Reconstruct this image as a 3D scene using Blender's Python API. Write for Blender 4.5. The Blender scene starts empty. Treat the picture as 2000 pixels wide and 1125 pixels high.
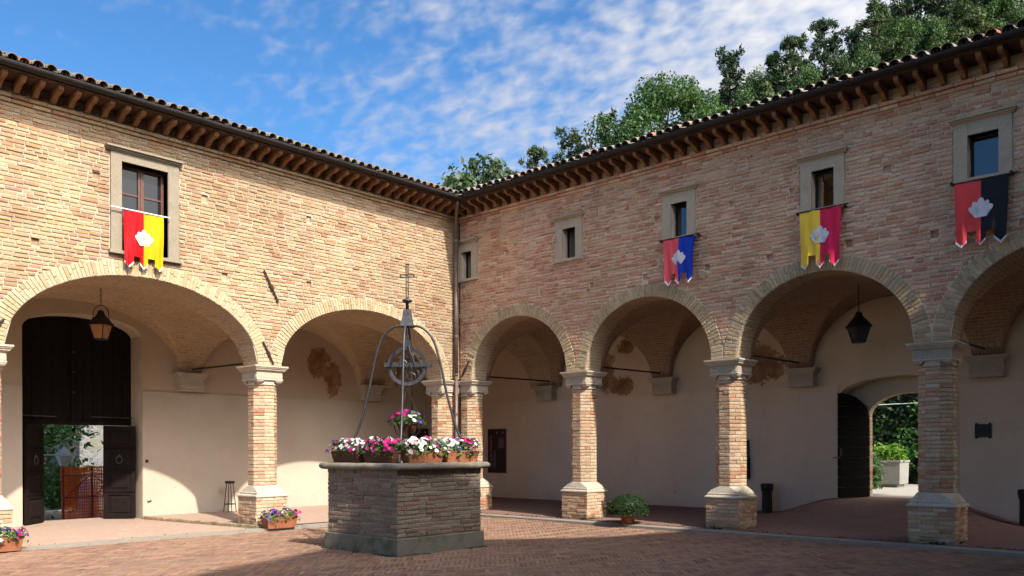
import bpy, math, random
import numpy as np
from mathutils import Matrix, Vector

rng = np.random.default_rng(7)
random.seed(7)
S = bpy.context.scene
col = S.collection

# ------------------------------------------------------------------ camera, sky, sun, exposure
CAM = np.array([15.753, -15.124, 1.6])
YAW = math.radians(42.61)
FW = np.array([-math.sin(YAW), math.cos(YAW)])
RT = np.array([math.cos(YAW), math.sin(YAW)])
cam = bpy.data.cameras.new('camera')
cam.sensor_width = 36.0
cam.lens = 36.0 * 1634.0 / 2000.0
cam.shift_y = (876.9 - 562.5) / 2000.0
cam.clip_start = 0.05
cam.clip_end = 2000
camo = bpy.data.objects.new('camera', cam)
col.objects.link(camo)
camo.rotation_mode = 'XYZ'
camo.matrix_world = Matrix.Translation(Vector(CAM)) @ Matrix.Rotation(YAW, 4, 'Z') @ Matrix.Rotation(math.radians(90), 4, 'X') @ Matrix.Rotation(-0.003, 4, 'Z')
S.camera = camo

SUN_EL, SUN_AZ = math.radians(44.5), math.radians(-10.5)     # azimuth measured from +X towards +Y
SUNV = Vector((math.cos(SUN_EL) * math.cos(SUN_AZ), math.cos(SUN_EL) * math.sin(SUN_AZ), math.sin(SUN_EL)))

world = bpy.data.worlds.new('World')
S.world = world
world.use_nodes = True
wn, wl = world.node_tree.nodes, world.node_tree.links
for n in list(wn): wn.remove(n)
def WN(t, **k):
    n = wn.new(t)
    for a, b in k.items(): setattr(n, a, b)
    return n
def wmath(op, a, b=None, clamp=False):
    n = WN('ShaderNodeMath', operation=op, use_clamp=clamp)
    for i, v in enumerate((a, b)):
        if v is None: continue
        if isinstance(v, (int, float)): n.inputs[i].default_value = v
        else: wl.new(v, n.inputs[i])
    return n.outputs[0]
sky = WN('ShaderNodeTexSky', sky_type='NISHITA')
sky.sun_disc = False
sky.sun_elevation = SUN_EL
sky.sun_rotation = math.radians(90) - SUN_AZ
sky.altitude = 800
sky.air_density = 1.0
sky.dust_density = 0.5
sky.ozone_density = 3.0
tc = WN('ShaderNodeTexCoord')
sep = WN('ShaderNodeSeparateXYZ'); wl.new(tc.outputs['Generated'], sep.inputs[0])
zz = wmath('ADD', wmath('MAXIMUM', sep.outputs['Z'], 0.0), 0.35)
px_, py_ = wmath('DIVIDE', sep.outputs['X'], zz), wmath('DIVIDE', sep.outputs['Y'], zz)
cmb = WN('ShaderNodeCombineXYZ'); wl.new(px_, cmb.inputs[0]); wl.new(py_, cmb.inputs[1])
mp = WN('ShaderNodeMapping'); wl.new(cmb.outputs[0], mp.inputs[0])
mp.inputs['Rotation'].default_value = (0, 0, math.radians(-28)); mp.inputs['Scale'].default_value = (1.0, 1.35, 1)
def wnoise(scale, detail, rough, dist=0.0, src=None):
    n = WN('ShaderNodeTexNoise'); n.inputs['Scale'].default_value = scale; n.inputs['Detail'].default_value = detail
    n.inputs['Roughness'].default_value = rough; n.inputs['Distortion'].default_value = dist
    wl.new(src or mp.outputs[0], n.inputs['Vector']); return n.outputs['Fac']
puff = wnoise(31, 2, 0.45, 0.25)
wisp = wnoise(6.5, 4, 0.5, 0.2)
big = wnoise(1.6, 3, 0.55, 0.0, cmb.outputs[0])
# the cloud sheet is thicker towards the north-east (right of the view)
side = WN('ShaderNodeVectorMath', operation='DOT_PRODUCT'); wl.new(tc.outputs['Generated'], side.inputs[0])
side.inputs[1].default_value = (RT[0] * 1.15, RT[1] * 1.15, -0.45)
cov = wmath('ADD', side.outputs['Value'], wmath('MULTIPLY', big, 0.75))
cl = wmath('ADD', wmath('MULTIPLY', puff, 0.80), wmath('MULTIPLY', wisp, 0.75))
cl = wmath('ADD', cl, cov)
mr = WN('ShaderNodeMapRange', interpolation_type='SMOOTHSTEP'); wl.new(cl, mr.inputs[0])
mr.inputs[1].default_value = 0.60; mr.inputs[2].default_value = 1.55; mr.inputs[3].default_value = 0.0; mr.inputs[4].default_value = 0.92
hs = WN('ShaderNodeHueSaturation'); wl.new(sky.outputs[0], hs.inputs['Color'])
hs.inputs['Saturation'].default_value = 1.25; hs.inputs['Value'].default_value = 0.33
mx = WN('ShaderNodeMix', data_type='RGBA'); wl.new(mr.outputs[0], mx.inputs['Factor'])
wl.new(hs.outputs[0], mx.inputs[6])
# thin cloud scatters sunlight forwards (Henyey-Greenstein, g = 0.5): whiter and brighter towards the sun, dimmer away from it
sd = WN('ShaderNodeVectorMath', operation='DOT_PRODUCT'); wl.new(tc.outputs['Generated'], sd.inputs[0]); sd.inputs[1].default_value = SUNV
HGG = 0.5
hg_ = wmath('POWER', wmath('SUBTRACT', 1 + HGG * HGG, wmath('MULTIPLY', sd.outputs['Value'], 2 * HGG)), -1.5)
cb = WN('ShaderNodeMix', data_type='RGBA', blend_type='MULTIPLY'); cb.inputs['Factor'].default_value = 1.0
cb.inputs[6].default_value = (2.45, 2.36, 2.28, 1)
gr = WN('ShaderNodeCombineColor'); [wl.new(hg_, gr.inputs[i]) for i in range(3)]
wl.new(gr.outputs[0], cb.inputs[7]); wl.new(cb.outputs[2], mx.inputs[7])
bg = WN('ShaderNodeBackground'); wl.new(mx.outputs[2], bg.inputs[0]); bg.inputs[1].default_value = 0.15
wo = WN('ShaderNodeOutputWorld'); wl.new(bg.outputs[0], wo.inputs[0])

sun = bpy.data.lights.new('sun', 'SUN')
sun.energy = 2.0; sun.angle = math.radians(0.9); sun.color = (1.0, 0.93, 0.82)
suno = bpy.data.objects.new('sun', sun); col.objects.link(suno)
suno.rotation_euler = SUNV.to_track_quat('Z', 'Y').to_euler()
suno.location = (30, -6, 30)

S.view_settings.view_transform = 'Standard'
S.view_settings.look = 'None'
S.view_settings.gamma = 1.0
S.view_settings.exposure = 2.12
S.view_settings.use_curve_mapping = False
try:
    S.cycles.max_bounces = 8; S.cycles.diffuse_bounces = 5; S.cycles.glossy_bounces = 3
    S.cycles.transparent_max_bounces = 8
except Exception: pass

# ------------------------------------------------------------------ helpers
WM = {}
def setp(o, label=None, cat=None, group=None, kind=None):
    if label: o['label'] = label
    if cat: o['category'] = cat
    if group: o['group'] = group
    if kind: o['kind'] = kind
    return o
def thing(name, label, cat, loc=(0, 0, 0), group=None, local=False):
    """an Empty at the thing's base; parts are modelled in world space (local=False) or in the thing's own space"""
    o = bpy.data.objects.new(name, None); col.objects.link(o)
    o.location = loc; o.empty_display_size = 0.2
    WM[o.name] = Matrix.Identity(4) if local else Matrix.Translation(Vector(loc))
    return setp(o, label, cat, group)
def adopt(o, parent):
    if parent is None: return o
    o.parent = parent
    m = WM.get(parent.name)
    if m is not None: o.matrix_parent_inverse = m.inverted()
    return o
def link(name, me, parent=None, mat=None, M=None):
    o = bpy.data.objects.new(name, me); col.objects.link(o)
    if M is not None: o.matrix_basis = M
    adopt(o, parent)
    return o
def children_of(o): return [c for c in o.children]
def copy_tree(o, parent=None):
    c = o.copy(); col.objects.link(c)
    if parent is not None:
        c.parent = parent; c.matrix_parent_inverse = o.matrix_parent_inverse.copy()
    for ch in o.children: copy_tree(ch, c)
    return c

class MB:
    def __init__(s): s.v = []; s.f = []; s.t = []; s.m = []; s.uv = []; s.has_uv = False
    def n(s): return len(s.v)
    def face(s, idx, tint=0.0, m=0, uv=None):
        s.f.append(tuple(idx)); s.t.append(tint); s.m.append(m)
        s.uv.append(uv)
        if uv: s.has_uv = True
    def poly(s, pts, tint=0.0, m=0, uv=None):
        b = len(s.v); s.v.extend([tuple(map(float, p)) for p in pts]); s.face(range(b, b + len(pts)), tint, m, uv)
    def box(s, lo, hi, tint=0.0, m=0, T=None):
        x0, y0, z0 = lo; x1, y1, z1 = hi
        P = [(x0, y0, z0), (x1, y0, z0), (x1, y1, z0), (x0, y1, z0), (x0, y0, z1), (x1, y0, z1), (x1, y1, z1), (x0, y1, z1)]
        if T: P = [T(*p) for p in P]
        b = len(s.v); s.v.extend([tuple(map(float, p)) for p in P])
        for q in ((0, 3, 2, 1), (4, 5, 6, 7), (0, 1, 5, 4), (1, 2, 6, 5), (2, 3, 7, 6), (3, 0, 4, 7)): s.face([b + i for i in q], tint, m)
    def hexa(s, P, tint=0.0, m=0):
        b = len(s.v); s.v.extend([tuple(map(float, p)) for p in P])
        for q in ((0, 3, 2, 1), (4, 5, 6, 7), (0, 1, 5, 4), (1, 2, 6, 5), (2, 3, 7, 6), (3, 0, 4, 7)): s.face([b + i for i in q], tint, m)
    def loft(s, rings, close=True, cap0=True, cap1=True, tint=0.0, m=0):
        b = len(s.v); n = len(rings[0])
        for r in rings: s.v.extend([tuple(map(float, p)) for p in r])
        for i in range(len(rings) - 1):
            for j in range(n if close else n - 1):
                k = (j + 1) % n
                s.face((b + i * n + j, b + i * n + k, b + (i + 1) * n + k, b + (i + 1) * n + j), tint, m)
        if cap0: s.face(list(range(b, b + n))[::-1], tint, m)
        if cap1: s.face(range(b + (len(rings) - 1) * n, b + len(rings) * n), tint, m)
    def lathe(s, prof, c=(0, 0, 0), seg=16, tint=0.0, m=0, cap0=True, cap1=True):
        rings = [[(c[0] + r * math.cos(2 * math.pi * j / seg), c[1] + r * math.sin(2 * math.pi * j / seg), c[2] + z) for j in range(seg)] for r, z in prof]
        s.loft(rings, True, cap0, cap1, tint, m)
    def tube(s, pts, r, seg=8, tint=0.0, m=0, closed=False):
        P = [Vector(p) for p in pts]; n = len(P); rings = []; up = None
        for i in range(n):
            if closed: t = P[(i + 1) % n] - P[i - 1]
            else: t = P[min(i + 1, n - 1)] - P[max(i - 1, 0)]
            t.normalize()
            if up is None:
                up = Vector((0, 0, 1)) if abs(t.z) < 0.9 else Vector((1, 0, 0))
            a = t.cross(up); a.normalize(); b2 = a.cross(t); b2.normalize(); up = b2
            rr = r[i] if isinstance(r, (list, tuple)) else r
            rings.append([tuple(P[i] + (a * math.cos(2 * math.pi * j / seg) + b2 * math.sin(2 * math.pi * j / seg)) * rr) for j in range(seg)])
        if closed: rings.append(rings[0]); s.loft(rings, True, False, False, tint, m)
        else: s.loft(rings, True, True, True, tint, m)
    def sq_profile(s, prof, c, z0=0.0, tint=0.0, m=0, chamfer=0.0, cap0=True, cap1=True):
        """stack of square (or chamfered) rings: prof = [(half, z, cut)]"""
        rings = []
        for h, z, k in prof:
            k = min(k, h * 0.586)
            r = [(h, -h + k), (h, h - k), (h - k, h), (-h + k, h), (-h, h - k), (-h, -h + k), (-h + k, -h), (h - k, -h)]
            rings.append([(c[0] + x, c[1] + y, z0 + z) for x, y in r])
        s.loft(rings, True, cap0, cap1, tint, m)
    def mesh(s, name, mats=(), smooth=False):
        me = bpy.data.meshes.new(name)
        me.from_pydata(s.v, [], s.f)
        for mt in mats: me.materials.append(mt)
        if len(mats) > 1: me.polygons.foreach_set('material_index', s.m)
        if any(s.t):
            a = me.attributes.new('tint', 'FLOAT', 'FACE'); a.data.foreach_set('value', s.t)
        if s.has_uv:
            u = me.uv_layers.new(name='UVMap'); flat = []
            for f, q in zip(s.f, s.uv):
                q = q or [(0, 0)] * len(f)
                for a in q: flat += [a[0], a[1]]
            u.data.foreach_set('uv', flat)
        if smooth: me.polygons.foreach_set('use_smooth', [True] * len(me.polygons))
        me.update()
        return me
    def build(s, name, mats, parent=None, smooth=False, kind=None, M=None):
        if not isinstance(mats, (list, tuple)): mats = (mats,)
        o = link(name, s.mesh(name, mats, smooth), parent, M=M)
        if kind: o['kind'] = kind
        return o

def project(p):
    v = np.array(p[:2]) - CAM[:2]; d = float(v @ FW); r = float(v @ RT)
    if d <= 0.1: return None
    return 1000 + 1634 * r / d, 876.9 - 1634 * (p[2] - 1.6) / d, d
def in_view(p, m=25):
    q = project(p)
    return q is not None and -m < q[0] < 2000 + m and -m < q[1] < 1125 + m

# ------------------------------------------------------------------ materials
class Mat:
    def __init__(s, name, rough=0.8, spec=0.3, metal=0.0):
        s.mat = bpy.data.materials.new(name); s.mat.use_nodes = True
        s.nt = s.mat.node_tree; s.N = s.nt.nodes; s.L = s.nt.links
        s.b = s.N['Principled BSDF']
        s.b.inputs['Roughness'].default_value = rough; s.b.inputs['Metallic'].default_value = metal
        s.b.inputs['Specular IOR Level'].default_value = spec
        s._pos = None
    def new(s, t, **k):
        n = s.N.new(t)
        for a, b in k.items(): setattr(n, a, b)
        return n
    def plug(s, sock, v):
        if isinstance(v, bpy.types.NodeSocket): s.L.new(v, sock)
        elif isinstance(v, (tuple, list)) and len(v) == 3 and sock.type == 'RGBA': sock.default_value = (*v, 1)
        else: sock.default_value = v
    def pos(s):
        if s._pos is None: s._pos = s.new('ShaderNodeNewGeometry').outputs['Position']
        return s._pos
    def math(s, op, a, b=None, clamp=False):
        n = s.new('ShaderNodeMath', operation=op, use_clamp=clamp); s.plug(n.inputs[0], a)
        if b is not None: s.plug(n.inputs[1], b)
        return n.outputs[0]
    def noise(s, scale, detail=3, rough=0.55, vec=None, dist=0.0, stretch=None):
        n = s.new('ShaderNodeTexNoise'); n.inputs['Scale'].default_value = scale; n.inputs['Detail'].default_value = detail
        n.inputs['Roughness'].default_value = rough; n.inputs['Distortion'].default_value = dist
        v = vec or s.pos()
        if stretch:
            m = s.new('ShaderNodeMapping'); m.inputs['Scale'].default_value = stretch; s.L.new(v, m.inputs[0]); v = m.outputs[0]
        s.L.new(v, n.inputs['Vector']); return n.outputs['Fac']
    def ramp(s, f, stops, interp='LINEAR'):
        n = s.new('ShaderNodeValToRGB'); s.plug(n.inputs[0], f); cr = n.color_ramp; cr.interpolation = interp
        while len(cr.elements) < len(stops): cr.elements.new(0.5)
        for e, (p, c) in zip(cr.elements, stops):
            e.position = p; e.color = (*c, 1) if not isinstance(c, (int, float)) else (c, c, c, 1)
        return n.outputs[0]
    def mix(s, f, a, b, blend='MIX'):
        n = s.new('ShaderNodeMix', data_type='RGBA', blend_type=blend); s.plug(n.inputs[0], f); s.plug(n.inputs[6], a); s.plug(n.inputs[7], b)
        return n.outputs[2]
    def rand(s):
        oi = s.new('ShaderNodeObjectInfo').outputs['Random']
        at = s.new('ShaderNodeAttribute', attribute_name='tint').outputs['Fac']
        return s.math('FRACT', s.math('ADD', oi, at))
    def step(s, v, lo, hi):
        n = s.new('ShaderNodeMapRange', interpolation_type='SMOOTHSTEP'); s.plug(n.inputs[0], v)
        n.inputs[1].default_value = lo; n.inputs[2].default_value = hi; n.inputs[3].default_value = 0; n.inputs[4].default_value = 1
        return n.outputs[0]
    def bump(s, h, strength=0.4, dist=0.01):
        n = s.new('ShaderNodeBump'); n.inputs['Strength'].default_value = strength; n.inputs['Distance'].default_value = dist
        s.plug(n.inputs['Height'], h); s.L.new(n.outputs[0], s.b.inputs['Normal'])
    def color(s, c): s.plug(s.b.inputs['Base Color'], c); return s

def pal(cs): return [(i / len(cs), c) for i, c in enumerate(cs)]
def brick_mat(name, colors, patch, patch_amt=0.45, lime=(.50, .46, .40), lime_at=(.60, .74), lime_amt=.55, dirt=.35, bstr=0.55, low_moss=False, streaks=False):
    M = Mat(name, 0.92, 0.15)
    r = M.rand()
    c = M.ramp(r, pal(colors), 'CONSTANT')
    val = M.math('FRACT', M.math('MULTIPLY', r, 37.7))
    c = M.mix(1.0, c, M.ramp(val, [(0, .86), (1, 1.12)]), 'MULTIPLY')
    p = M.noise(0.55, 4, 0.6)
    c = M.mix(M.math('MULTIPLY', M.step(p, .40, .66), patch_amt), c, patch)
    f = M.noise(26, 5, 0.7)
    c = M.mix(1.0, c, M.ramp(f, [(.25, .66), (.5, 1.0), (.75, 1.18)]), 'MULTIPLY')
    l = M.noise(7, 6, 0.72)
    c = M.mix(M.math('MULTIPLY', M.step(l, *lime_at), lime_amt), c, lime)
    d = M.noise(1.7, 5, 0.65)
    c = M.mix(M.math('MULTIPLY', M.step(d, .55, .75), dirt), c, (.10, .075, .06))
    if streaks:
        k = M.noise(.9, 5, .6, stretch=(1.6, 1.6, .16)); c = M.mix(M.math('MULTIPLY', M.step(k, .50, .68), .30), c, (.19, .135, .10))
        g = M.noise(.33, 3, .5); c = M.mix(1.0, c, M.ramp(g, [(.35, .84), (.65, 1.12)]), 'MULTIPLY')
    if low_moss:
        z = M.new('ShaderNodeSeparateXYZ'); M.L.new(M.pos(), z.inputs[0])
        k = M.math('MULTIPLY', M.step(M.math('ADD', z.outputs[2], M.math('MULTIPLY', M.noise(6, 4), .5)), .42, .22), .65)
        c = M.mix(k, c, (.07, .07, .035))
    M.color(c)
    M.bump(M.math('ADD', M.noise(34, 5, 0.7), M.math('MULTIPLY', M.noise(9, 4), .9)), bstr, 0.022)
    return M.mat
def stone_mat(name, a, b, dark=(.09, .085, .075), amt=.5, scale=5, rough=.9, bstr=.35, moss=None):
    M = Mat(name, rough, 0.2)
    c = M.mix(M.noise(scale, 5, .65), a, b)
    c = M.mix(1.0, c, M.ramp(M.noise(45, 4, .7), [(.3, .78), (.7, 1.15)]), 'MULTIPLY')
    c = M.mix(M.math('MULTIPLY', M.step(M.noise(2.3, 6, .7), .5, .72), amt), c, dark)
    if moss: c = M.mix(M.math('MULTIPLY', M.step(M.noise(3.1, 5, .7), .48, .62), .75), c, moss)
    M.color(c); M.bump(M.noise(40, 5, .7), bstr, .012)
    return M.mat
def plain_mat(name, c, rough=.6, spec=.3, metal=0., var=.15, scale=12, bstr=.0):
    M = Mat(name, rough, spec, metal)
    lo, hi = 1 - var, 1 + var
    M.color(M.mix(1.0, c, M.ramp(M.noise(scale, 4, .6), [(.3, lo), (.7, hi)]), 'MULTIPLY'))
    if bstr: M.bump(M.noise(scale * 3, 4), bstr, .01)
    return M.mat

YB = brick_mat('yellow_brick', [(0.324, 0.206, 0.111), (0.348, 0.243, 0.138), (0.295, 0.168, 0.088), (0.365, 0.265, 0.161), (0.284, 0.145, 0.083), (0.336, 0.221, 0.118), (0.313, 0.212, 0.130), (0.353, 0.252, 0.144), (0.266, 0.144, 0.086), (0.330, 0.228, 0.133)],
               (0.370, 0.267, 0.152), .45, (0.336, 0.276, 0.215), (.58, .74), .60, .18, streaks=True)
PB = brick_mat('pink_brick', [(0.514, 0.273, 0.169), (0.577, 0.366, 0.235), (0.462, 0.212, 0.126), (0.556, 0.329, 0.211), (0.597, 0.402, 0.267), (0.492, 0.242, 0.146), (0.420, 0.180, 0.108), (0.577, 0.381, 0.253), (0.535, 0.304, 0.193)],
               (0.577, 0.386, 0.253), .40, (0.650, 0.547, 0.413), (.54, .70), .62, .15, streaks=True)
RB = brick_mat('arch_brick', [(0.404, 0.311, 0.186), (0.371, 0.278, 0.165), (0.436, 0.339, 0.214), (0.355, 0.251, 0.145), (0.395, 0.299, 0.190), (0.420, 0.303, 0.178)],
               (0.404, 0.323, 0.201), .35, (0.452, 0.404, 0.323), (.60, .76), .5, .22)
CB = brick_mat('pillar_brick', [(0.425, 0.281, 0.170), (0.451, 0.327, 0.217), (0.391, 0.230, 0.136), (0.459, 0.348, 0.234), (0.374, 0.178, 0.098), (0.433, 0.306, 0.196), (0.408, 0.264, 0.170)],
               (0.459, 0.357, 0.242), .45, (0.510, 0.433, 0.340), (.55, .72), .6, .18, low_moss=True)
WB = brick_mat('well_brick', [(.205, .155, .115), (.235, .175, .13), (.18, .135, .10), (.225, .18, .13), (.25, .145, .105), (.215, .165, .125), (.185, .12, .09), (.24, .195, .14)],
               (.15, .12, .095), .4, (.30, .27, .235), (.62, .78), .40, .42, .7)
GB = brick_mat('paving_brick', [(0.218, 0.123, 0.080), (0.188, 0.103, 0.069), (0.248, 0.150, 0.098), (0.211, 0.123, 0.087), (0.180, 0.095, 0.067), (0.233, 0.139, 0.091), (0.200, 0.127, 0.095), (0.150, 0.103, 0.080)],
               (0.256, 0.166, 0.110), .35, (0.361, 0.317, 0.242), (.69, .80), .55, .25, .45)
MORT_A = plain_mat('pale_mortar', (0.347, 0.292, 0.227), .95, .1, 0, .16, 20, .5)
MORT_B = plain_mat('grey_mortar', (0.571, 0.459, 0.348), .95, .1, 0, .16, 20, .5)
MORT_W = plain_mat('dark_mortar', (.26, .225, .19), .95, .1, 0, .25, 14, .5)
MORT_G = plain_mat('joint_sand', (.155, .115, .085), .97, .1, 0, .3, 9, .4)
STONE = stone_mat('grey_sandstone', (0.483, 0.405, 0.315), (0.380, 0.324, 0.255), amt=.35)
STONE_W = stone_mat('window_sandstone', (.375, .32, .245), (.30, .255, .195), amt=.35)
STONE_WB = stone_mat('shaded_wall_window_sandstone', (.45, .375, .28), (.37, .305, .225), amt=.25)  # right wall's copy of the window stone, colour lightened to offset the shade there
STONE_WA = stone_mat('sunlit_wall_window_sandstone', (.245, .205, .15), (.195, .165, .12), amt=.35)  # same stone for the left window, colour darkened to offset the full sun
STONE_B = stone_mat('pillar_limestone', (.47, .41, .32), (.38, .335, .265), amt=.4)
RIM = stone_mat('weathered_rim_stone', (.33, .295, .23), (.07, .06, .048), amt=.8, scale=6.5, bstr=1.0)
PLINTH = stone_mat('mossy_plinth_stone', (0.187, 0.169, 0.137), (0.122, 0.112, 0.086), amt=.55, moss=(0.061, 0.076, 0.036))
KERB = stone_mat('kerb_limestone', (0.266, 0.231, 0.190), (0.208, 0.179, 0.145), amt=.3)
IRON = plain_mat('wrought_iron', (0.047, 0.047, 0.050), .48, .5, .55, .3, 18)
RUST = plain_mat('rusty_iron', (0.052, 0.032, 0.025), .8, .3, .3, .4, 22)
BLACK = plain_mat('black_metal', (0.010, 0.009, 0.009), .55, .4, .2, .3, 10)
GUTTER = plain_mat('brown_gutter', (.018, .014, .013), .6, .3, .1, .3, 6)
PIPE = plain_mat('brown_downpipe', (.14, .095, .08), .5, .4, .3, .3, 5)
WOOD = plain_mat('dark_door_wood', (0.010, 0.006, 0.005), .8, .12, 0, .4, 9, .2)
WOODB = plain_mat('black_door_wood', (0.006, 0.005, 0.004), .85, .08, 0, .4, 9, .2)
SASH = plain_mat('brown_window_wood', (.085, .035, .022), .5, .4, 0, .25, 14)
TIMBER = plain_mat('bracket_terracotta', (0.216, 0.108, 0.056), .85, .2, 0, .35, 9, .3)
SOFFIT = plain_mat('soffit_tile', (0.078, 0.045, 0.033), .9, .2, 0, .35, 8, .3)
POT = plain_mat('terracotta_pot', (0.243, 0.089, 0.043), .75, .25, 0, .18, 9)
POTD = plain_mat('shaded_terracotta_pot', (0.081, 0.029, 0.017), .75, .25, 0, .22, 9)  # the same terracotta with shade put into its colour
CONCRETE = stone_mat('planter_concrete', (0.252, 0.246, 0.228), (0.150, 0.150, 0.132), amt=.5, scale=9)
SOIL = plain_mat('soil', (.05, .035, .025), .95, .1)
AMBER = plain_mat('amber_lantern_glass', (.34, .17, .075), .3, .5, 0, .15, 6)
DGLASS = plain_mat('dark_glass', (.03, .028, .028), .12, .6)
FROST = plain_mat('frosted_glass', (.62, .68, .68), .35, .5)
GREYP = plain_mat('grey_lamp_paint', (.42, .46, .46), .5, .4)
PANEL = plain_mat('purple_panel', (.030, .008, .014), .45, .4, 0, .1)
PRINT = plain_mat('pale_print', (.30, .24, .24), .6, .3, 0, .05)
WHITE = plain_mat('white_cloth', (.58, .57, .60), .7, .2, 0, .06)
STOOLW = plain_mat('stool_seat', (0.025, 0.014, 0.010), .6)

def glass_mat(ior):
    M = Mat('window_glass', 0.03, 0.5); M.color((.012, .014, .018))
    M.b.inputs['IOR'].default_value = ior
    M.bump(M.noise(1.3, 2), .03, .02)
    return M.mat
GLASS, GLASS_B = glass_mat(1.42), glass_mat(1.9)

def tile_mat():
    M = Mat('roof_tile', .92, .15); r = M.rand()
    c = M.ramp(r, [(0, (0.178, 0.162, 0.135)), (.18, (0.207, 0.187, 0.155)), (.38, (0.155, 0.135, 0.115)), (.52, (0.196, 0.167, 0.135)), (.68, (0.173, 0.147, 0.124)), (.80, (0.207, 0.144, 0.104)), (.92, (0.230, 0.118, 0.069)), (.96, (0.254, 0.098, 0.046))], 'CONSTANT')
    c = M.mix(M.math('MULTIPLY', M.step(M.noise(9, 5, .7), .5, .7), .6), c, (0.075, 0.069, 0.061))
    c = M.mix(M.math('MULTIPLY', M.step(M.noise(14, 5, .7), .56, .7), .5), c, (0.288, 0.270, 0.219))
    M.color(c); M.bump(M.noise(40, 4), .3, .01); return M.mat
TILE = tile_mat()

def tex_brick_mat(name, c1, c2, mort, bw=.27, rh=.072, ms=.011, bstr=.7, patch=None, uv=True, rotz=0.0):
    M = Mat(name, .93, .15)
    t = M.new('ShaderNodeTexBrick'); t.offset = .5; t.squash = 1
    t.inputs['Scale'].default_value = 1; t.inputs['Brick Width'].default_value = bw; t.inputs['Row Height'].default_value = rh
    t.inputs['Mortar Size'].default_value = ms; t.inputs['Mortar Smooth'].default_value = .35; t.inputs['Bias'].default_value = 0
    M.plug(t.inputs['Color1'], c1); M.plug(t.inputs['Color2'], c2); M.plug(t.inputs['Mortar'], mort)
    v = M.new('ShaderNodeTexCoord').outputs['UV'] if uv else M.pos()
    n = M.new('ShaderNodeTexNoise'); n.inputs['Scale'].default_value = 3.5; n.inputs['Detail'].default_value = 4; M.L.new(M.pos(), n.inputs['Vector'])
    mp = M.new('ShaderNodeMapping'); M.L.new(v, mp.inputs[0]); mp.inputs['Rotation'].default_value = (0, 0, rotz)
    va = M.new('ShaderNodeVectorMath', operation='MULTIPLY_ADD'); M.L.new(n.outputs['Color'], va.inputs[0]); va.inputs[1].default_value = (.05, .045, .0); M.L.new(mp.outputs[0], va.inputs[2])
    M.L.new(va.outputs[0], t.inputs['Vector'])
    c = M.mix(1.0, t.outputs['Color'], M.ramp(M.noise(18, 5, .7), [(.25, .68), (.7, 1.2)]), 'MULTIPLY')
    c = M.mix(M.math('MULTIPLY', M.step(M.noise(.9, 5, .65), .5, .7), .45), c, patch or c1)
    c = M.mix(M.math('MULTIPLY', M.step(M.noise(2.2, 5, .7), .58, .75), .4), c, (.12, .08, .06))
    M.color(c)
    M.bump(M.math('SUBTRACT', M.math('MULTIPLY', M.noise(22, 5, .7), .5), t.outputs['Fac']), bstr, .018)
    return M.mat
SOFF_A = tex_brick_mat('arch_soffit_brick', (0.396, 0.290, 0.184), (0.331, 0.230, 0.143), (0.432, 0.368, 0.285))
VAULT_A = tex_brick_mat('vault_brick_pale', (.44, .31, .19), (.35, .235, .14), (.44, .36, .26), patch=(.45, .34, .22))
VAULT_B = tex_brick_mat('vault_brick_red', (.34, .205, .135), (.27, .15, .10), (.36, .29, .22), patch=(.32, .205, .14))
FLOOR_B = tex_brick_mat('arcade_brick_floor', (.22, .125, .095), (.185, .10, .08), (.13, .10, .085), .24, .11, .010, .4, uv=False)
BACKW = tex_brick_mat('plain_brickwork', (.37, .25, .17), (.31, .20, .135), (.42, .36, .28), uv=True)

def floor_a_mat():
    M = Mat('terracotta_floor', .85, .25)
    c = M.mix(M.noise(1.1, 5, .6), (.33, .235, .18), (.275, .19, .142))
    c = M.mix(M.math('MULTIPLY', M.step(M.noise(6, 5, .7), .5, .7), .35), c, (.50, .40, .32))
    t = M.new('ShaderNodeTexBrick'); t.inputs['Scale'].default_value = 1; t.inputs['Brick Width'].default_value = .30; t.inputs['Row Height'].default_value = .15; t.inputs['Mortar Size'].default_value = .004
    M.L.new(M.pos(), t.inputs['Vector'])
    c = M.mix(M.math('MULTIPLY', t.outputs['Fac'], .5), c, (.22, .15, .11))
    M.color(c); M.bump(M.noise(20, 4), .15, .006); return M.mat
FLOOR_A = floor_a_mat()

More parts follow.
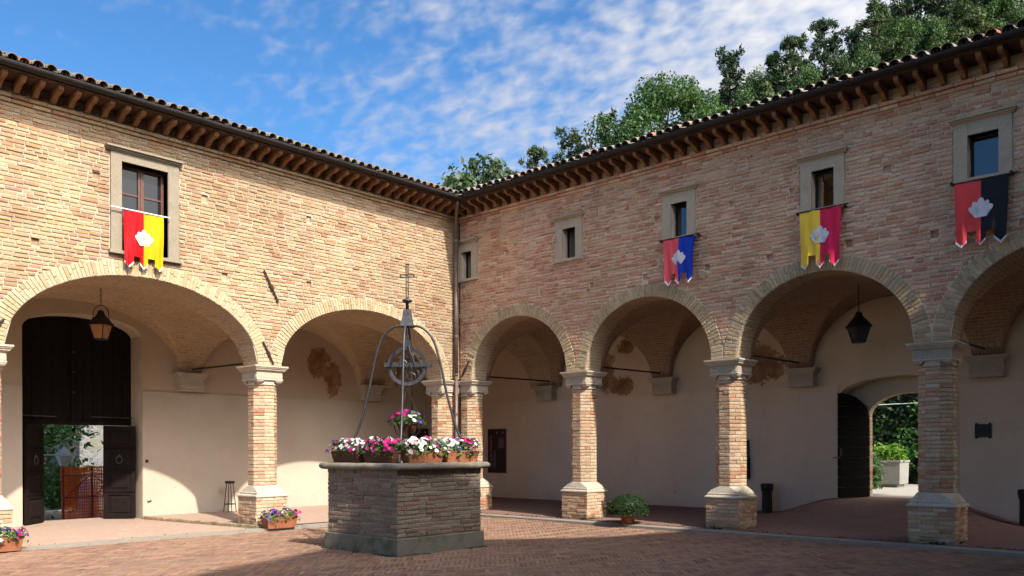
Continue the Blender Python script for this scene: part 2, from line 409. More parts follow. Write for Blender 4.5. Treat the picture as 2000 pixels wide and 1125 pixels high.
def plaster_mat(name, base, base2, blobs, axis, old=(.30, .185, .095)):
    """old plaster shows through where the newer coat has flaked off: blobs = [(along, z, ra, rz)]"""
    M = Mat(name, .9, .2)
    c = M.mix(M.step(M.noise(.8, 7, .62), .3, .7), base, base2)
    c = M.mix(M.math('MULTIPLY', M.step(M.noise(2.7, 6, .7), .52, .72), .22), c, (.40, .30, .215))
    sp = M.new('ShaderNodeSeparateXYZ'); M.L.new(M.pos(), sp.inputs[0])
    along, z = sp.outputs[axis], sp.outputs[2]
    damp = M.math('MULTIPLY', M.step(M.math('ADD', z, M.math('MULTIPLY', M.noise(2.0, 5, .65), .9)), .95, .35), .45)
    c = M.mix(damp, c, (.36, .31, .27))
    sc_ = M.math('MULTIPLY', M.step(M.noise(4.5, 8, .68), .60, .68), M.step(M.math('ADD', z, M.math('MULTIPLY', M.noise(1.2, 3), 1.4)), 2.0, 1.1))
    c = M.mix(M.math('MULTIPLY', sc_, .42), c, (.24, .19, .155))
    ck = M.math('ABSOLUTE', M.math('SUBTRACT', M.noise(.75, 7, .62, dist=.8), .5))
    c = M.mix(M.math('MULTIPLY', M.step(ck, .005, .001), .13), c, (.22, .165, .12))
    streak = M.noise(1.0, 5, .7, stretch=(3.2, 3.2, .25))
    c = M.mix(M.math('MULTIPLY', M.step(streak, .55, .75), .18), c, (.33, .25, .18))
    nz = M.math('ADD', M.math('MULTIPLY', M.math('SUBTRACT', M.noise(2.6, 3, .5), .5), 2.6), M.math('MULTIPLY', M.math('SUBTRACT', M.noise(9, 8, .7), .5), 2.6))
    tot = None
    for a, zc, ra, rz in blobs:
        da = M.math('DIVIDE', M.math('SUBTRACT', along, a), ra); dz = M.math('DIVIDE', M.math('SUBTRACT', z, zc), rz)
        d = M.math('ADD', M.math('MULTIPLY', da, da), M.math('MULTIPLY', dz, dz))
        tot = d if tot is None else M.math('MINIMUM', tot, d)
    hole = None
    if tot is not None:
        hole = M.step(M.math('ADD', tot, nz), 1.04, .96)
        oc = M.mix(M.step(M.noise(3.2, 7, .72), .36, .62), (old[0] * 1.25, old[1] * 1.25, old[2] * 1.25), (old[0] * .68, old[1] * .62, old[2] * .56))
        oc = M.mix(M.step(M.math('ADD', tot, nz), .62, 1.0), oc, (old[0] * 1.35, old[1] * 1.4, old[2] * 1.5))
        c = M.mix(hole, c, oc)
    M.color(c)
    h = M.math('MULTIPLY', M.noise(14, 5, .6), .25)
    if hole is not None: h = M.math('SUBTRACT', h, hole)
    M.bump(h, .35, .012)
    return M.mat
BL_A = [(-1.85, 3.95, .42, .42), (-1.45, 3.55, .30, .52)]
BL_B = [(1.95, 3.75, .36, .62), (2.45, 3.35, .55, .26), (2.62, 4.35, .26, .20), (6.55, 3.62, .60, .44)]
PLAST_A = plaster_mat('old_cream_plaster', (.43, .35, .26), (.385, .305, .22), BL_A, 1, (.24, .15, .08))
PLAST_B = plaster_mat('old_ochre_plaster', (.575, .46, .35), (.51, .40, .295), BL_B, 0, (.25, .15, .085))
PLAST_A2 = plaster_mat('cream_plaster', (.44, .375, .30), (.39, .325, .255), [], 1)
PLAST_B2 = plaster_mat('greyish_plaster', (.615, .50, .395), (.55, .44, .34), [], 0)
REVEAL = plain_mat('reveal_plaster', (.47, .39, .30), .9, .2, 0, .1, 3, .1)

def leaf_mat(name, cs, trans=.35):
    M = Mat(name, .55, .35); r = M.rand()
    c = M.ramp(r, [(i / max(1, len(cs) - 1), k) for i, k in enumerate(cs)])
    M.color(c)
    try:
        M.b.inputs['Subsurface Weight'].default_value = 0.0
    except Exception: pass
    tr = M.new('ShaderNodeBsdfTranslucent'); M.plug(tr.inputs[0], M.mix(1.0, c, (1.3, 1.5, .6), 'MULTIPLY'))
    ms = M.new('ShaderNodeMixShader'); ms.inputs[0].default_value = trans
    out = M.N['Material Output']
    M.L.new(M.b.outputs[0], ms.inputs[1]); M.L.new(tr.outputs[0], ms.inputs[2]); M.L.new(ms.outputs[0], out.inputs[0])
    return M.mat
LF_BROAD = leaf_mat('broadleaf_foliage', [(0.019, 0.047, 0.010), (0.030, 0.069, 0.014), (0.041, 0.085, 0.019), (0.025, 0.055, 0.011)])
LF_PINE = leaf_mat('pine_foliage', [(0.011, 0.025, 0.013), (0.017, 0.037, 0.017), (0.024, 0.048, 0.020), (0.013, 0.030, 0.016)], .2)
LF_OLIVE = leaf_mat('yellow_green_foliage', [(0.039, 0.058, 0.014), (0.055, 0.077, 0.017), (0.030, 0.050, 0.014)], .3)
LF_CHEST = leaf_mat('chestnut_foliage', [(0.018, 0.060, 0.011), (0.030, 0.090, 0.015), (0.042, 0.114, 0.018), (0.012, 0.036, 0.007)], .35)
LF_BOX = leaf_mat('bush_foliage', [(0.006, 0.018, 0.005), (0.015, 0.043, 0.006), (0.028, 0.065, 0.009), (0.010, 0.030, 0.006)], .25)
LF_LIME = leaf_mat('lime_foliage', [(0.060, 0.132, 0.012), (0.096, 0.192, 0.018), (0.120, 0.228, 0.030)], .35)
LF_FLOW = leaf_mat('petunia_foliage', [(0.021, 0.056, 0.014), (0.049, 0.119, 0.021), (0.077, 0.168, 0.035), (0.028, 0.063, 0.021)], .3)
LF_IVY = leaf_mat('ivy_foliage', [(0.007, 0.018, 0.006), (0.013, 0.031, 0.008), (0.021, 0.048, 0.012)], .2)
BARK = plain_mat('bark', (0.050, 0.037, 0.028), .9, .1, 0, .35, 6, .4)
def petal(name, c):
    M = Mat(name, .55, .25); M.color(c)
    tr = M.new('ShaderNodeBsdfTranslucent'); M.plug(tr.inputs[0], c); ms = M.new('ShaderNodeMixShader'); ms.inputs[0].default_value = .25
    M.L.new(M.b.outputs[0], ms.inputs[1]); M.L.new(tr.outputs[0], ms.inputs[2]); M.L.new(ms.outputs[0], M.N['Material Output'].inputs[0]); return M.mat
PET = {'white': petal('white_petal', (.60, .59, .57)), 'magenta': petal('magenta_petal', (.36, .010, .14)), 'purple': petal('purple_petal', (.09, .02, .27)), 'wine': petal('wine_petal', (.27, .012, .09)), 'blush': petal('blush_petal', (.48, .30, .36))}
EYE = plain_mat('flower_eye', (.35, .30, .05), .6)
def cloth(name, c, rough=.65):
    M = Mat(name, rough, .12); M.color(M.mix(M.noise(5, 3), c, tuple(x * .82 for x in c)))
    return M.mat
CL = {'red': cloth('red_cloth', (.36, .003, .006)), 'yellow': cloth('yellow_cloth', (.50, .29, .002)), 'rose': cloth('rose_red_cloth', (.74, .10, .12)), 'blue': cloth('blue_cloth', (.012, .045, .40)),
      'gold': cloth('gold_cloth', (.84, .56, .06)), 'crimson': cloth('crimson_cloth', (.66, .022, .085)), 'coral': cloth('coral_red_cloth', (.74, .07, .075)), 'black': cloth('black_cloth', (.018, .019, .024))}
def net_mat():
    M = Mat('orange_net', .7, .2)
    c = M.mix(M.noise(3, 4), (.80, .16, .03), (.66, .09, .02)); M.color(c)
    return M.mat
NET = net_mat()
REDP = plain_mat('red_frame_paint', (.20, .025, .02), .6, .3, 0, .3, 8)
GRASS = plain_mat('forest_floor', (.045, .06, .025), .95, .1, 0, .4, 2)
GRAVEL = stone_mat('pale_gravel', (0.275, 0.259, 0.226), (0.220, 0.204, 0.176), amt=.25, scale=8)
TOWER = stone_mat('tower_stone', (.30, .31, .31), (.22, .225, .23), amt=.4, scale=2)

# ------------------------------------------------------------------ frames of the two wings
def FA(u, w, z): return (w, u, z)        # wing A (left): u = y, out of the wall = +x
def FB(u, w, z): return (u, -w, z)       # wing B (right): u = x, out of the wall = -y
ZS, RISE, ZTOP = 3.378, 1.47, 7.62
TH = 0.55
DEP = 3.6
AP = [-16.11, -10.836, -5.564, -0.337]   # pillar centres, wing A
BP = [0.142, 3.84, 7.578, 11.433, 15.28] # pillar centres, wing B
PIER = 0.56
A_ARCH = [((AP[i] + AP[i + 1]) / 2, (AP[i + 1] - AP[i] - PIER) / 2) for i in range(3)]
B_ARCH = [((BP[i] + BP[i + 1]) / 2, (BP[i + 1] - BP[i] - PIER) / 2) for i in range(4)]
RING = 0.275
def arch_z(u, arches, grow=0.0):
    for c, a in arches:
        if abs(u - c) < a + grow: return ZS + (RISE + grow) * math.sqrt(max(0, 1 - ((u - c) / (a + grow)) ** 2))
    return ZS

def wall_with_openings(mb, T, u0, u1, w0, w1, ztop, bottom, holes, breaks, m_front=0, m_in=0, m_soff=1, uvsoff=True):
    """front at w1, back at w0; bottom(u) gives the lower edge; holes = rectangles (ua, ub, za, zb)"""
    us = sorted(set([round(u, 4) for u in breaks if u0 <= u <= u1] + [u0, u1] + [round(h[k], 4) for h in holes for k in (0, 1) if u0 < h[k] < u1]))
    s = 0.0
    for a, b in zip(us[:-1], us[1:]):
        e = min(1e-4, (b - a) * .25)
        za, zb = bottom(a + e), bottom(b - e); mid = (a + b) / 2
        hs = sorted([h for h in holes if h[0] - 1e-4 <= mid <= h[1] + 1e-4], key=lambda h: h[2])
        lo = (za, zb)
        for h in hs:
            for w in (w1, w0): mb.poly([T(a, w, lo[0]), T(b, w, lo[1]), T(b, w, h[2]), T(a, w, h[2])], m=m_front)
            mb.poly([T(a, w0, h[2]), T(b, w0, h[2]), T(b, w1, h[2]), T(a, w1, h[2])], m=m_front)
            mb.poly([T(a, w0, h[3]), T(b, w0, h[3]), T(b, w1, h[3]), T(a, w1, h[3])], m=m_front)
            lo = (h[3], h[3])
        for w in (w1, w0): mb.poly([T(a, w, lo[0]), T(b, w, lo[1]), T(b, w, ztop), T(a, w, ztop)], m=m_front)
        d = math.hypot(b - a, zb - za)
        mb.poly([T(a, w0, za), T(b, w0, zb), T(b, w1, zb), T(a, w1, za)], m=m_soff, uv=[(w0, s), (w0, s + d), (w1, s + d), (w1, s)])
        s += d
        mb.poly([T(a, w0, ztop), T(b, w0, ztop), T(b, w1, ztop), T(a, w1, ztop)], m=m_front)
    for h in holes:
        for u in (h[0], h[1]): mb.poly([T(u, w0, h[2]), T(u, w1, h[2]), T(u, w1, h[3]), T(u, w0, h[3])], m=m_front)
    for u in (u0, u1):
        z = bottom(u + (1e-4 if u == u0 else -1e-4)); mb.poly([T(u, w0, z), T(u, w1, z), T(u, w1, ztop), T(u, w0, ztop)], m=m_front)

# unit bricks shared by the single bricks (length 1 along x, height 1 along z, front at y = -1)
def brick_block(mb, O, U, V, N, L, H, proud, back, bev, jit, tint=0.0, r=random):
    O, U, V, N = np.array(O), np.array(U), np.array(V), np.array(N)
    q = [(-.5, -.5), (.5, -.5), (.5, .5), (-.5, .5)]
    j = [(r.uniform(-jit, jit), r.uniform(-jit, jit)) for _ in q]
    ring = []
    for n, ins, k in ((-back, 0, 1), (proud - bev, 0, 1), (proud, bev, 1)):
        for (a, b), (ja, jb) in zip(q, j):
            ring.append(O + U * (a * L - np.sign(a) * ins + ja) + V * (b * H - np.sign(b) * ins + jb) + N * (n + (r.uniform(-.25, .25) * bev if n == proud else 0)))
    b0 = len(mb.v); mb.v.extend([tuple(p) for p in ring])
    for i in range(2):
        for a in range(4):
            c = (a + 1) % 4; mb.face((b0 + i * 4 + a, b0 + i * 4 + c, b0 + i * 4 + 4 + c, b0 + i * 4 + 4 + a), tint)
    mb.face((b0 + 8, b0 + 9, b0 + 10, b0 + 11), tint)
_unit = {}
def unit_bricks(mat, UL=.28, UH=.062, uproud=.013, back=.03, bev=.006, jit=.004, n=10):
    L, H, proud = UL, UH, uproud
    key = (mat.name, round(L, 2), round(H, 3))
    if key not in _unit:
        out = []
        for i in range(n):
            mb = MB(); brick_block(mb, (0, 0, 0), (1, 0, 0), (0, 0, 1), (0, -1, 0), L, H, proud, back, bev, jit)
            out.append(mb.mesh('brick', (mat,)))
        _unit[key] = out
    return _unit[key], L, H
def place_brick(O, U, N, L, H, mat, parent, name='brick', proud=0.0, tilt=0.0, V=None, **kw):
    ms, L0, H0 = unit_bricks(mat, **kw)
    U = Vector(U); N = Vector(N); V = Vector(V) if V is not None else Vector((0, 0, 1))
    M = Matrix(((U.x * L / L0, -N.x, V.x * H / H0, O[0] + N.x * proud), (U.y * L / L0, -N.y, V.y * H / H0, O[1] + N.y * proud), (U.z * L / L0, -N.z, V.z * H / H0, O[2] + N.z * proud), (0, 0, 0, 1)))
    return link(name, random.choice(ms), parent, M=M)

def fill_courses(u0, u1, z0, z1, pitch, gap, blocked, lmin=.17, lmax=.315):
    """irregular brick courses; blocked(za, zb) -> list of (ua, ub) not to be bricked"""
    out = []; n = int(round((z1 - z0) / pitch)); pitch = (z1 - z0) / n
    for i in range(n):
        za = z0 + i * pitch; zb = za + pitch
        iv = [(u0, u1)]
        for a, b in blocked(za, zb):
            nx = []
            for p, q in iv:
                if b <= p or a >= q: nx.append((p, q)); continue
                if a > p: nx.append((p, a))
                if b < q: nx.append((b, q))
            iv = nx
        for p, q in iv:
            if q - p < .05: continue
            u = p - random.uniform(0, .2)
            while u < q:
                L = random.uniform(lmin, lmax) if random.random() < .8 else random.uniform(.10, .16)
                a, b = max(u, p), min(u + L, q)
                if q - b < .05: b = q; L = 9
                if b - a > .035:
                    ww = .004 * math.sin(a * 1.7 + za * 3) + random.uniform(-.0025, .0025)
                    g = gap * random.uniform(.8, 1.5)
                    out.append(((a + b) / 2, (za + zb) / 2 + ww, b - a - g, pitch - g * random.uniform(.75, 1.3)))
                u += L
    return out
def lay(bricks, T, U, N, mat, parent, w=0.0, single=300, key=None, stuff='brickwork', proud=.013, jit=.0045, rot_jit=.006):
    """the bricks that show largest become objects, the rest one part of kind stuff"""
    items = []
    for u, z, L, H in bricks:
        P = T(u, w, z); q = project(P); vis = q is not None and -10 < q[0] < 2010 and -10 < q[1] < 1135
        items.append((-(L * H) / (q[2] ** 2) if vis else 1.0, u, z, L, H, P, vis))
    items.sort(key=lambda t: t[0])
    mb = MB()
    for i, (k, u, z, L, H, P, vis) in enumerate(items):
        pr = random.gauss(0, .0035) if random.random() > .06 else random.uniform(-.012, -.004)
        if i < single and vis and L > .08:
            a = random.gauss(0, rot_jit); U2 = Vector(U) * math.cos(a) + Vector((0, 0, 1)) * math.sin(a); V2 = Vector((0, 0, 1)) * math.cos(a) - Vector(U) * math.sin(a)
            place_brick(P, U2, N, L, H, mat, parent, proud=pr, V=V2)
        else:
            brick_block(mb, np.array(P) + np.array(N) * pr, U, (0, 0, 1), N, L, H, proud, .02, .006, jit, random.random() * .999 + .0005)
    if mb.f: mb.build(stuff, mat, parent, kind='stuff')

# ------------------------------------------------------------------ the setting: ground, paving, kerbs, floors, hillside
GZ = -0.07
mb = MB()
mb.poly([(-260, -260, -.62), (260, -260, -.62), (260, 260, -.62), (-260, 260, -.62)])
mb.build('ground', GRASS, kind='structure')
mb = MB(); mb.poly([(.2, -16.2, GZ - .014), (16.6, -16.2, GZ - .014), (16.6, -.2, GZ - .014), (.2, -.2, GZ - .014)])
court = mb.build('courtyard_paving', MORT_G, kind='structure')
# herringbone of bricks laid at 45 degrees to the walls
PW = .074; NB = 4; BL = PW * NB
d1 = np.array([math.cos(math.radians(44)), math.sin(math.radians(44)), 0]); d2 = np.array([-d1[1], d1[0], 0])
org = np.array([8.2, -8.2, GZ])
pav = []
WELLC = (4.74, -5.86)
for j in range(-172, 173):
    for i in range(-30, 31):
        for kind in (0, 1):
            if kind == 0:
                x = (j + 2 * NB * i + NB / 2) * PW; y = (j + .5) * PW; U = d1
            else:
                c = j; x = (c + .5) * PW; y = (c - 2 * NB + 1 - 2 * NB * i + NB / 2) * PW; U = d2
            P = org + d1 * x + d2 * y
            if not (.40 < P[0] < 16.3 and -16.0 < P[1] < -.42): continue
            if abs(P[0] - WELLC[0]) < .78 and abs(P[1] - WELLC[1]) < .78: continue
            pav.append((P, U))
def undul(x, y): return .012 * math.sin(x * .9 + y * .5) + .008 * math.sin(x * 2.3 - y * 1.7)
vis = []
for P, U in pav:
    q = project(P); vis.append((q[2] if q is not None and 0 < q[0] < 2000 and 0 < q[1] < 1140 else 999))
order = np.argsort(vis)
single = set(int(k) for k in order[:300])
mb = MB()
for k, (P, U) in enumerate(pav):
    P = P + np.array([0, 0, .6 * undul(P[0], P[1]) - .010 + random.gauss(0, .0022)])
    Vv = np.array([-U[1], U[0], 0])
    nx, ny = random.gauss(0, .012), random.gauss(0, .012)
    if k in single: place_brick(P, U, Vector((nx, ny, 1)).normalized(), BL - .009, PW - .009, GB, court, name='paving_brick', V=Vv, UL=.287, UH=.065, uproud=.010, back=.03, bev=.006, jit=.003)
    else: brick_block(mb, P, U, Vv, np.array([nx, ny, 1.0]), BL - .009, PW - .009, .010, .03, .006, .003, random.random())
mb.build('paving_brickwork', GB, court, kind='stuff')
# kerbs
mb = MB(); y = -16.2; 
while y < -.42:
    L = random.uniform(.7, 1.3); b = min(y + L, -.40)
    mb.hexa([(.15, y, -.2), (.40, y, -.2), (.40, b - .006, -.2), (.15, b - .006, -.2), (.155, y, -.018), (.395, y, -.028), (.395, b - .006, -.028), (.155, b - .006, -.018)], random.random()); y += L
mb.build('kerb', KERB, kind='structure')
mb = MB(); x = .15
while x < 16.4:
    L = random.uniform(.7, 1.3); b = min(x + L, 16.4)
    mb.hexa([(x, -.40, -.2), (b - .006, -.40, -.2), (b - .006, -.15, -.2), (x, -.15, -.2), (x, -.395, -.026), (b - .006, -.395, -.026), (b - .006, -.155, -.012), (x, -.155, -.012)], random.random()); x += L
mb.build('kerb', KERB, kind='structure')
# arcade floors
def smooth(t): t = max(0, min(1, t)); return t * t * (3 - 2 * t)
def fb(x, y):
    s = smooth((x - 6.9) / 1.5) * smooth((12.2 - x) / 1.6)
    return -.004 + .11 * max(0, y + .15) / 3.8 + .37 * s * smooth((y - .7) / 3.0)
mb = MB(); nx, ny = 84, 20
xs = np.linspace(-3.62, 17.0, nx); ys = np.linspace(-.148, 4.34, ny)
for yy in ys:
    for xx in xs: mb.v.append((xx, yy, fb(xx, yy)))
for j in range(ny - 1):
    for i in range(nx - 1): mb.face((j * nx + i, j * nx + i + 1, (j + 1) * nx + i + 1, (j + 1) * nx + i))
mb.build('arcade_floor', FLOOR_B, kind='structure')
def edge_x(y): return y
mb = MB()
e0, e1 = -5.93, -6.68
mb.poly([(.148, e0, -.003), (.148, -.149, -.003), (-3.62, -.149, .075), (-3.62, e1, .075)])
mb.build('raised_arcade_floor', FLOOR_A, kind='structure')
mb = MB()
mb.poly([(.148, -16.3, -.036), (.148, e0, -.036), (-3.62, e1, .012), (-4.6, e1 - .1, .024), (-4.6, -16.3, .024)])
mb.build('arcade_floor', FLOOR_A, kind='structure')
st = thing('floor_step', 'low brick step slanting across the floor between the gateway and the first pillar', 'step', (-1.7, -6.3, 0))
n = 44
for k in range(n):
    a, b = k / n, (k + 1) / n
    P0 = np.array([.14 - 3.72 * a, e0 + (e1 - e0) * a - .03]); P1 = np.array([.14 - 3.72 * b, e0 + (e1 - e0) * b - .03])
    c = (P0 + P1) / 2; U = np.array([*(P1 - P0), 0]); L = np.linalg.norm(U); U /= L; N = np.array([U[1], -U[0], 0])
    if N[1] > 0: N = -N
    z0 = -.036 + .048 * a
    place_brick((c[0], c[1], z0 + .030), U, N, L - .008, .075, CB, st, UL=.085, UH=.075, uproud=.02, back=.08, bev=.005, jit=.003)
# wooded hillside behind wing B
def hz(x, y): return .45 + min(max(0.0, y - 14.0), 56.0) * .60 + .4 * math.sin(x * .3) * min(1, max(0, y - 14) / 4)
mb = MB(); nx, ny = 40, 30
xs = np.linspace(-60, 40, nx); ys = np.concatenate([[4.35, 9, 13.9], np.linspace(14.2, 95, ny - 3)])
for yy in ys:
    for xx in xs: mb.v.append((xx, yy, hz(xx, yy)))
for j in range(ny - 1):
    for i in range(nx - 1): mb.face((j * nx + i, j * nx + i + 1, (j + 1) * nx + i + 1, (j + 1) * nx + i))
mb.build('hillside', GRASS, kind='structure', smooth=True)
mb = MB(); mb.poly([(2, 4.36, .462), (14, 4.36, .462), (14, 12.4, .468), (2, 12.4, .468)]); mb.build('gravel_path', GRAVEL, kind='structure')
mb = MB(); mb.poly([(-30, -14, -.35), (-4.62, -14, -.35), (-4.62, 2, -.35), (-30, 2, -.35)]); mb.build('street', GRAVEL, kind='structure')

# ------------------------------------------------------------------ facades
HOLES_A = [(-9.07, 6.57), (-10.08, 5.19), (-7.0, 6.61), (-6.58, 5.12), (-4.58, 6.68), (-4.58, 5.24)]
HOLES_B = [(1.69, 6.44), (3.11, 6.4), (4.75, 6.45), (4.29, 5.3), (2.8, 5.31), (1.26, 5.28), (5.72, 5.28), (6.04, 6.44), (7.76, 6.43), (8.55, 5.25), (7.21, 5.27), (9.0, 6.42), (10.72, 6.44), (10.06, 5.26), (11.48, 5.18), (12.78, 5.15)]
def putlogs(L): return [(u - .065, u + .065, z - .065, z + .065) for u, z in L]
WIN_A = dict(out=(-8.83, -7.545, 5.24, 7.085), op=(-8.632, -7.76, 5.275, 6.93), corn=(-8.93, -7.49, 7.085, 7.175))
WIN_B = []
for c, w in ((.276, .375), (3.662, .38), (6.576, .38), (9.588, .415), (12.214, .45)):
    WIN_B.append(dict(out=(c - w / 2 - .205, c + w / 2 + .19, 5.955, 6.905), op=(c - w / 2, c + w / 2, 5.985, 6.695), corn=(c - w / 2 - .265, c + w / 2 + .26, 6.905, 6.985)))
def facade(T, name, label, loc, u0, u1, arches, wins, holes, bmat, mort, soff, Uv, Nv, seed, view_arches):
    random.seed(seed)
    th = thing(name, label, 'wall', loc)
    br = []
    for c, a in arches: br += list(np.linspace(c - a, c + a, 45))
    rect = [w['op'] for w in wins] + putlogs(holes)
    m = MB()
    wall_with_openings(m, T, u0, u1, -TH, -.010, ZTOP + .43, lambda u: arch_z(u, arches), rect, br)
    core = m.build('masonry', (mort, soff), th)
    # back plates of the putlog holes
    m = MB()
    for h in putlogs(holes):
        a, b, c, d = h; m.poly([T(a, -.048, c), T(b, -.048, c), T(b, -.048, d), T(a, -.048, d)], random.random())
    m.build('putlog_backs', bmat, core, kind='stuff')
    def blocked(za, zb):
        z = (za + zb) / 2; out = []
        for c, a in arches:
            g = RING + .012
            if z < ZS + RISE + g:
                hw = (a + g) * math.sqrt(max(0, 1 - (max(0, z - ZS) / (RISE + g)) ** 2)); out.append((c - hw, c + hw))
        for w in wins:
            o = w['out']
            if o[2] - .05 < z < o[3]: out.append((o[0] - .012, o[1] + .012))
            k = w['corn']
            if k[2] - .02 < z < k[3]: out.append((k[0], k[1]))
        for h in putlogs(holes):
            if zb > h[2] + .02 and za < h[3] - .02: out.append((h[0], h[1]))
        return out
    lay(fill_courses(u0, u1, ZS + .02, 7.46, .0745, .0165, blocked), T, Uv, Nv, bmat, core, -0.008, 300, stuff='brickwork')
    lay(fill_courses(u0, u1, 7.605, 7.815, .07, .0145, lambda a, b: []), T, Uv, Nv, bmat, core, -0.008, 0, stuff='brickwork')
    # two projecting string courses under the eaves
    m = MB()
    for k, (za, zb, pr) in enumerate(((7.465, 7.53, .035), (7.535, 7.60, .075))):
        u = u0
        while u < u1:
            L = random.uniform(.26, .34); b = min(u + L, u1)
            brick_block(m, np.array(T((u + b) / 2, pr - .012, (za + zb) / 2)), Uv, (0, 0, 1), Nv, b - u - .008, zb - za - .006, .012, pr + .02, .005, .003, random.random()); u += L
    m.build('string_course', bmat, th, kind='stuff')
    # arch rings
    for ai, (c, a) in enumerate(arches):
        if ai not in view_arches:
            continue
        m = MB(); pts_in = []; pts_out = []
        # backing ring so that the joints are not see-through
        N = 64; r0, r1 = [], []
        for i in range(N + 1):
            t = math.pi * i / N
            r0.append((c - a * math.cos(t), ZS + RISE * math.sin(t))); r1.append((c - (a + RING) * math.cos(t), ZS + (RISE + RING) * math.sin(t)))
        for i in range(N): m.poly([T(r0[i][0], -.004, r0[i][1]), T(r0[i + 1][0], -.004, r0[i + 1][1]), T(r1[i + 1][0], -.004, r1[i + 1][1]), T(r1[i][0], -.004, r1[i][1])])
        ring = m.build('arch', mort, th)
        fine = np.linspace(0, math.pi, 720); ex = c - a * np.cos(fine); ez = ZS + RISE * np.sin(fine)
        s = np.concatenate([[0], np.cumsum(np.hypot(np.diff(ex), np.diff(ez)))]); n = int(s[-1] / .066)
        cnt = 0; lim = c - min(abs(arches[ai - 1][0] + arches[ai - 1][1] - (c - a)), PIER) / 2 - a if ai > 0 else -99
        for i in range(n):
            j0, j1 = (i + .08) / n * s[-1], (i + .92) / n * s[-1]
            t0, t1 = np.interp([j0, j1], s, fine)
            def pt(t, k, w):   # k from 0 (intrados) to 1 (extrados), along the true normal
                x, z = c - a * math.cos(t), ZS + RISE * math.sin(t)
                nx, nz = -math.cos(t) / a, math.sin(t) / RISE; l = math.hypot(nx, nz)
                return (x + nx / l * RING * k, z + nz / l * RING * k, w)
            cuts = [0, 1.0] if random.random() < .55 else [0, random.choice((.48, .52, .36, .64)), 1.0]
            for k0, k1 in zip(cuts[:-1], cuts[1:]):
                k0 += .02; k1 -= .02
                pr = .010 + random.gauss(0, .003); e = .1
                # keep inside this arch's half of the pier
                ring_ = []
                for w, g in ((-.05, 0), (pr - .006, 0), (pr, .006)):
                    gt = g / max(.03, (t1 - t0) * a) * (t1 - t0); gk = g / RING
                    for t, k in ((t0 + gt, k0 + gk), (t1 - gt, k0 + gk), (t1 - gt, k1 - gk), (t0 + gt, k1 - gk)):
                        x, z, ww = pt(t, k, w)
                        x = min(max(x, c - a - PIER / 2 + .004), c + a + PIER / 2 - .004)
                        ring_.append(T(x + random.uniform(-.001, .001), ww, z))
                b = MB(); b.v = [tuple(p) for p in ring_]
                for q in range(2):
                    for d in range(4): b.face((q * 4 + d, q * 4 + (d + 1) % 4, q * 4 + 4 + (d + 1) % 4, q * 4 + 4 + d))
                b.face((8, 9, 10, 11)); b.face((0, 1, 5, 4))
                b.build('voussoir', RB, ring)
    return th, core

wingA, coreA = facade(FA, 'brick_wall', 'sunlit yellow brick courtyard wall with two wide arches and one large stone framed window', (0, -6, 0), -16.1, -.012, A_ARCH, [WIN_A], HOLES_A, YB, MORT_A, SOFF_A, (0, 1, 0), (1, 0, 0), 11, (1, 2))
wingB, coreB = facade(FB, 'brick_wall', 'shaded pinkish brick courtyard wall with a row of round arches and five small stone framed windows', (8, 0, 0), .012, 16.2, B_ARCH, WIN_B, HOLES_B, PB, MORT_B, SOFF_A, (1, 0, 0), (0, -1, 0), 12, (0, 1, 2, 3))

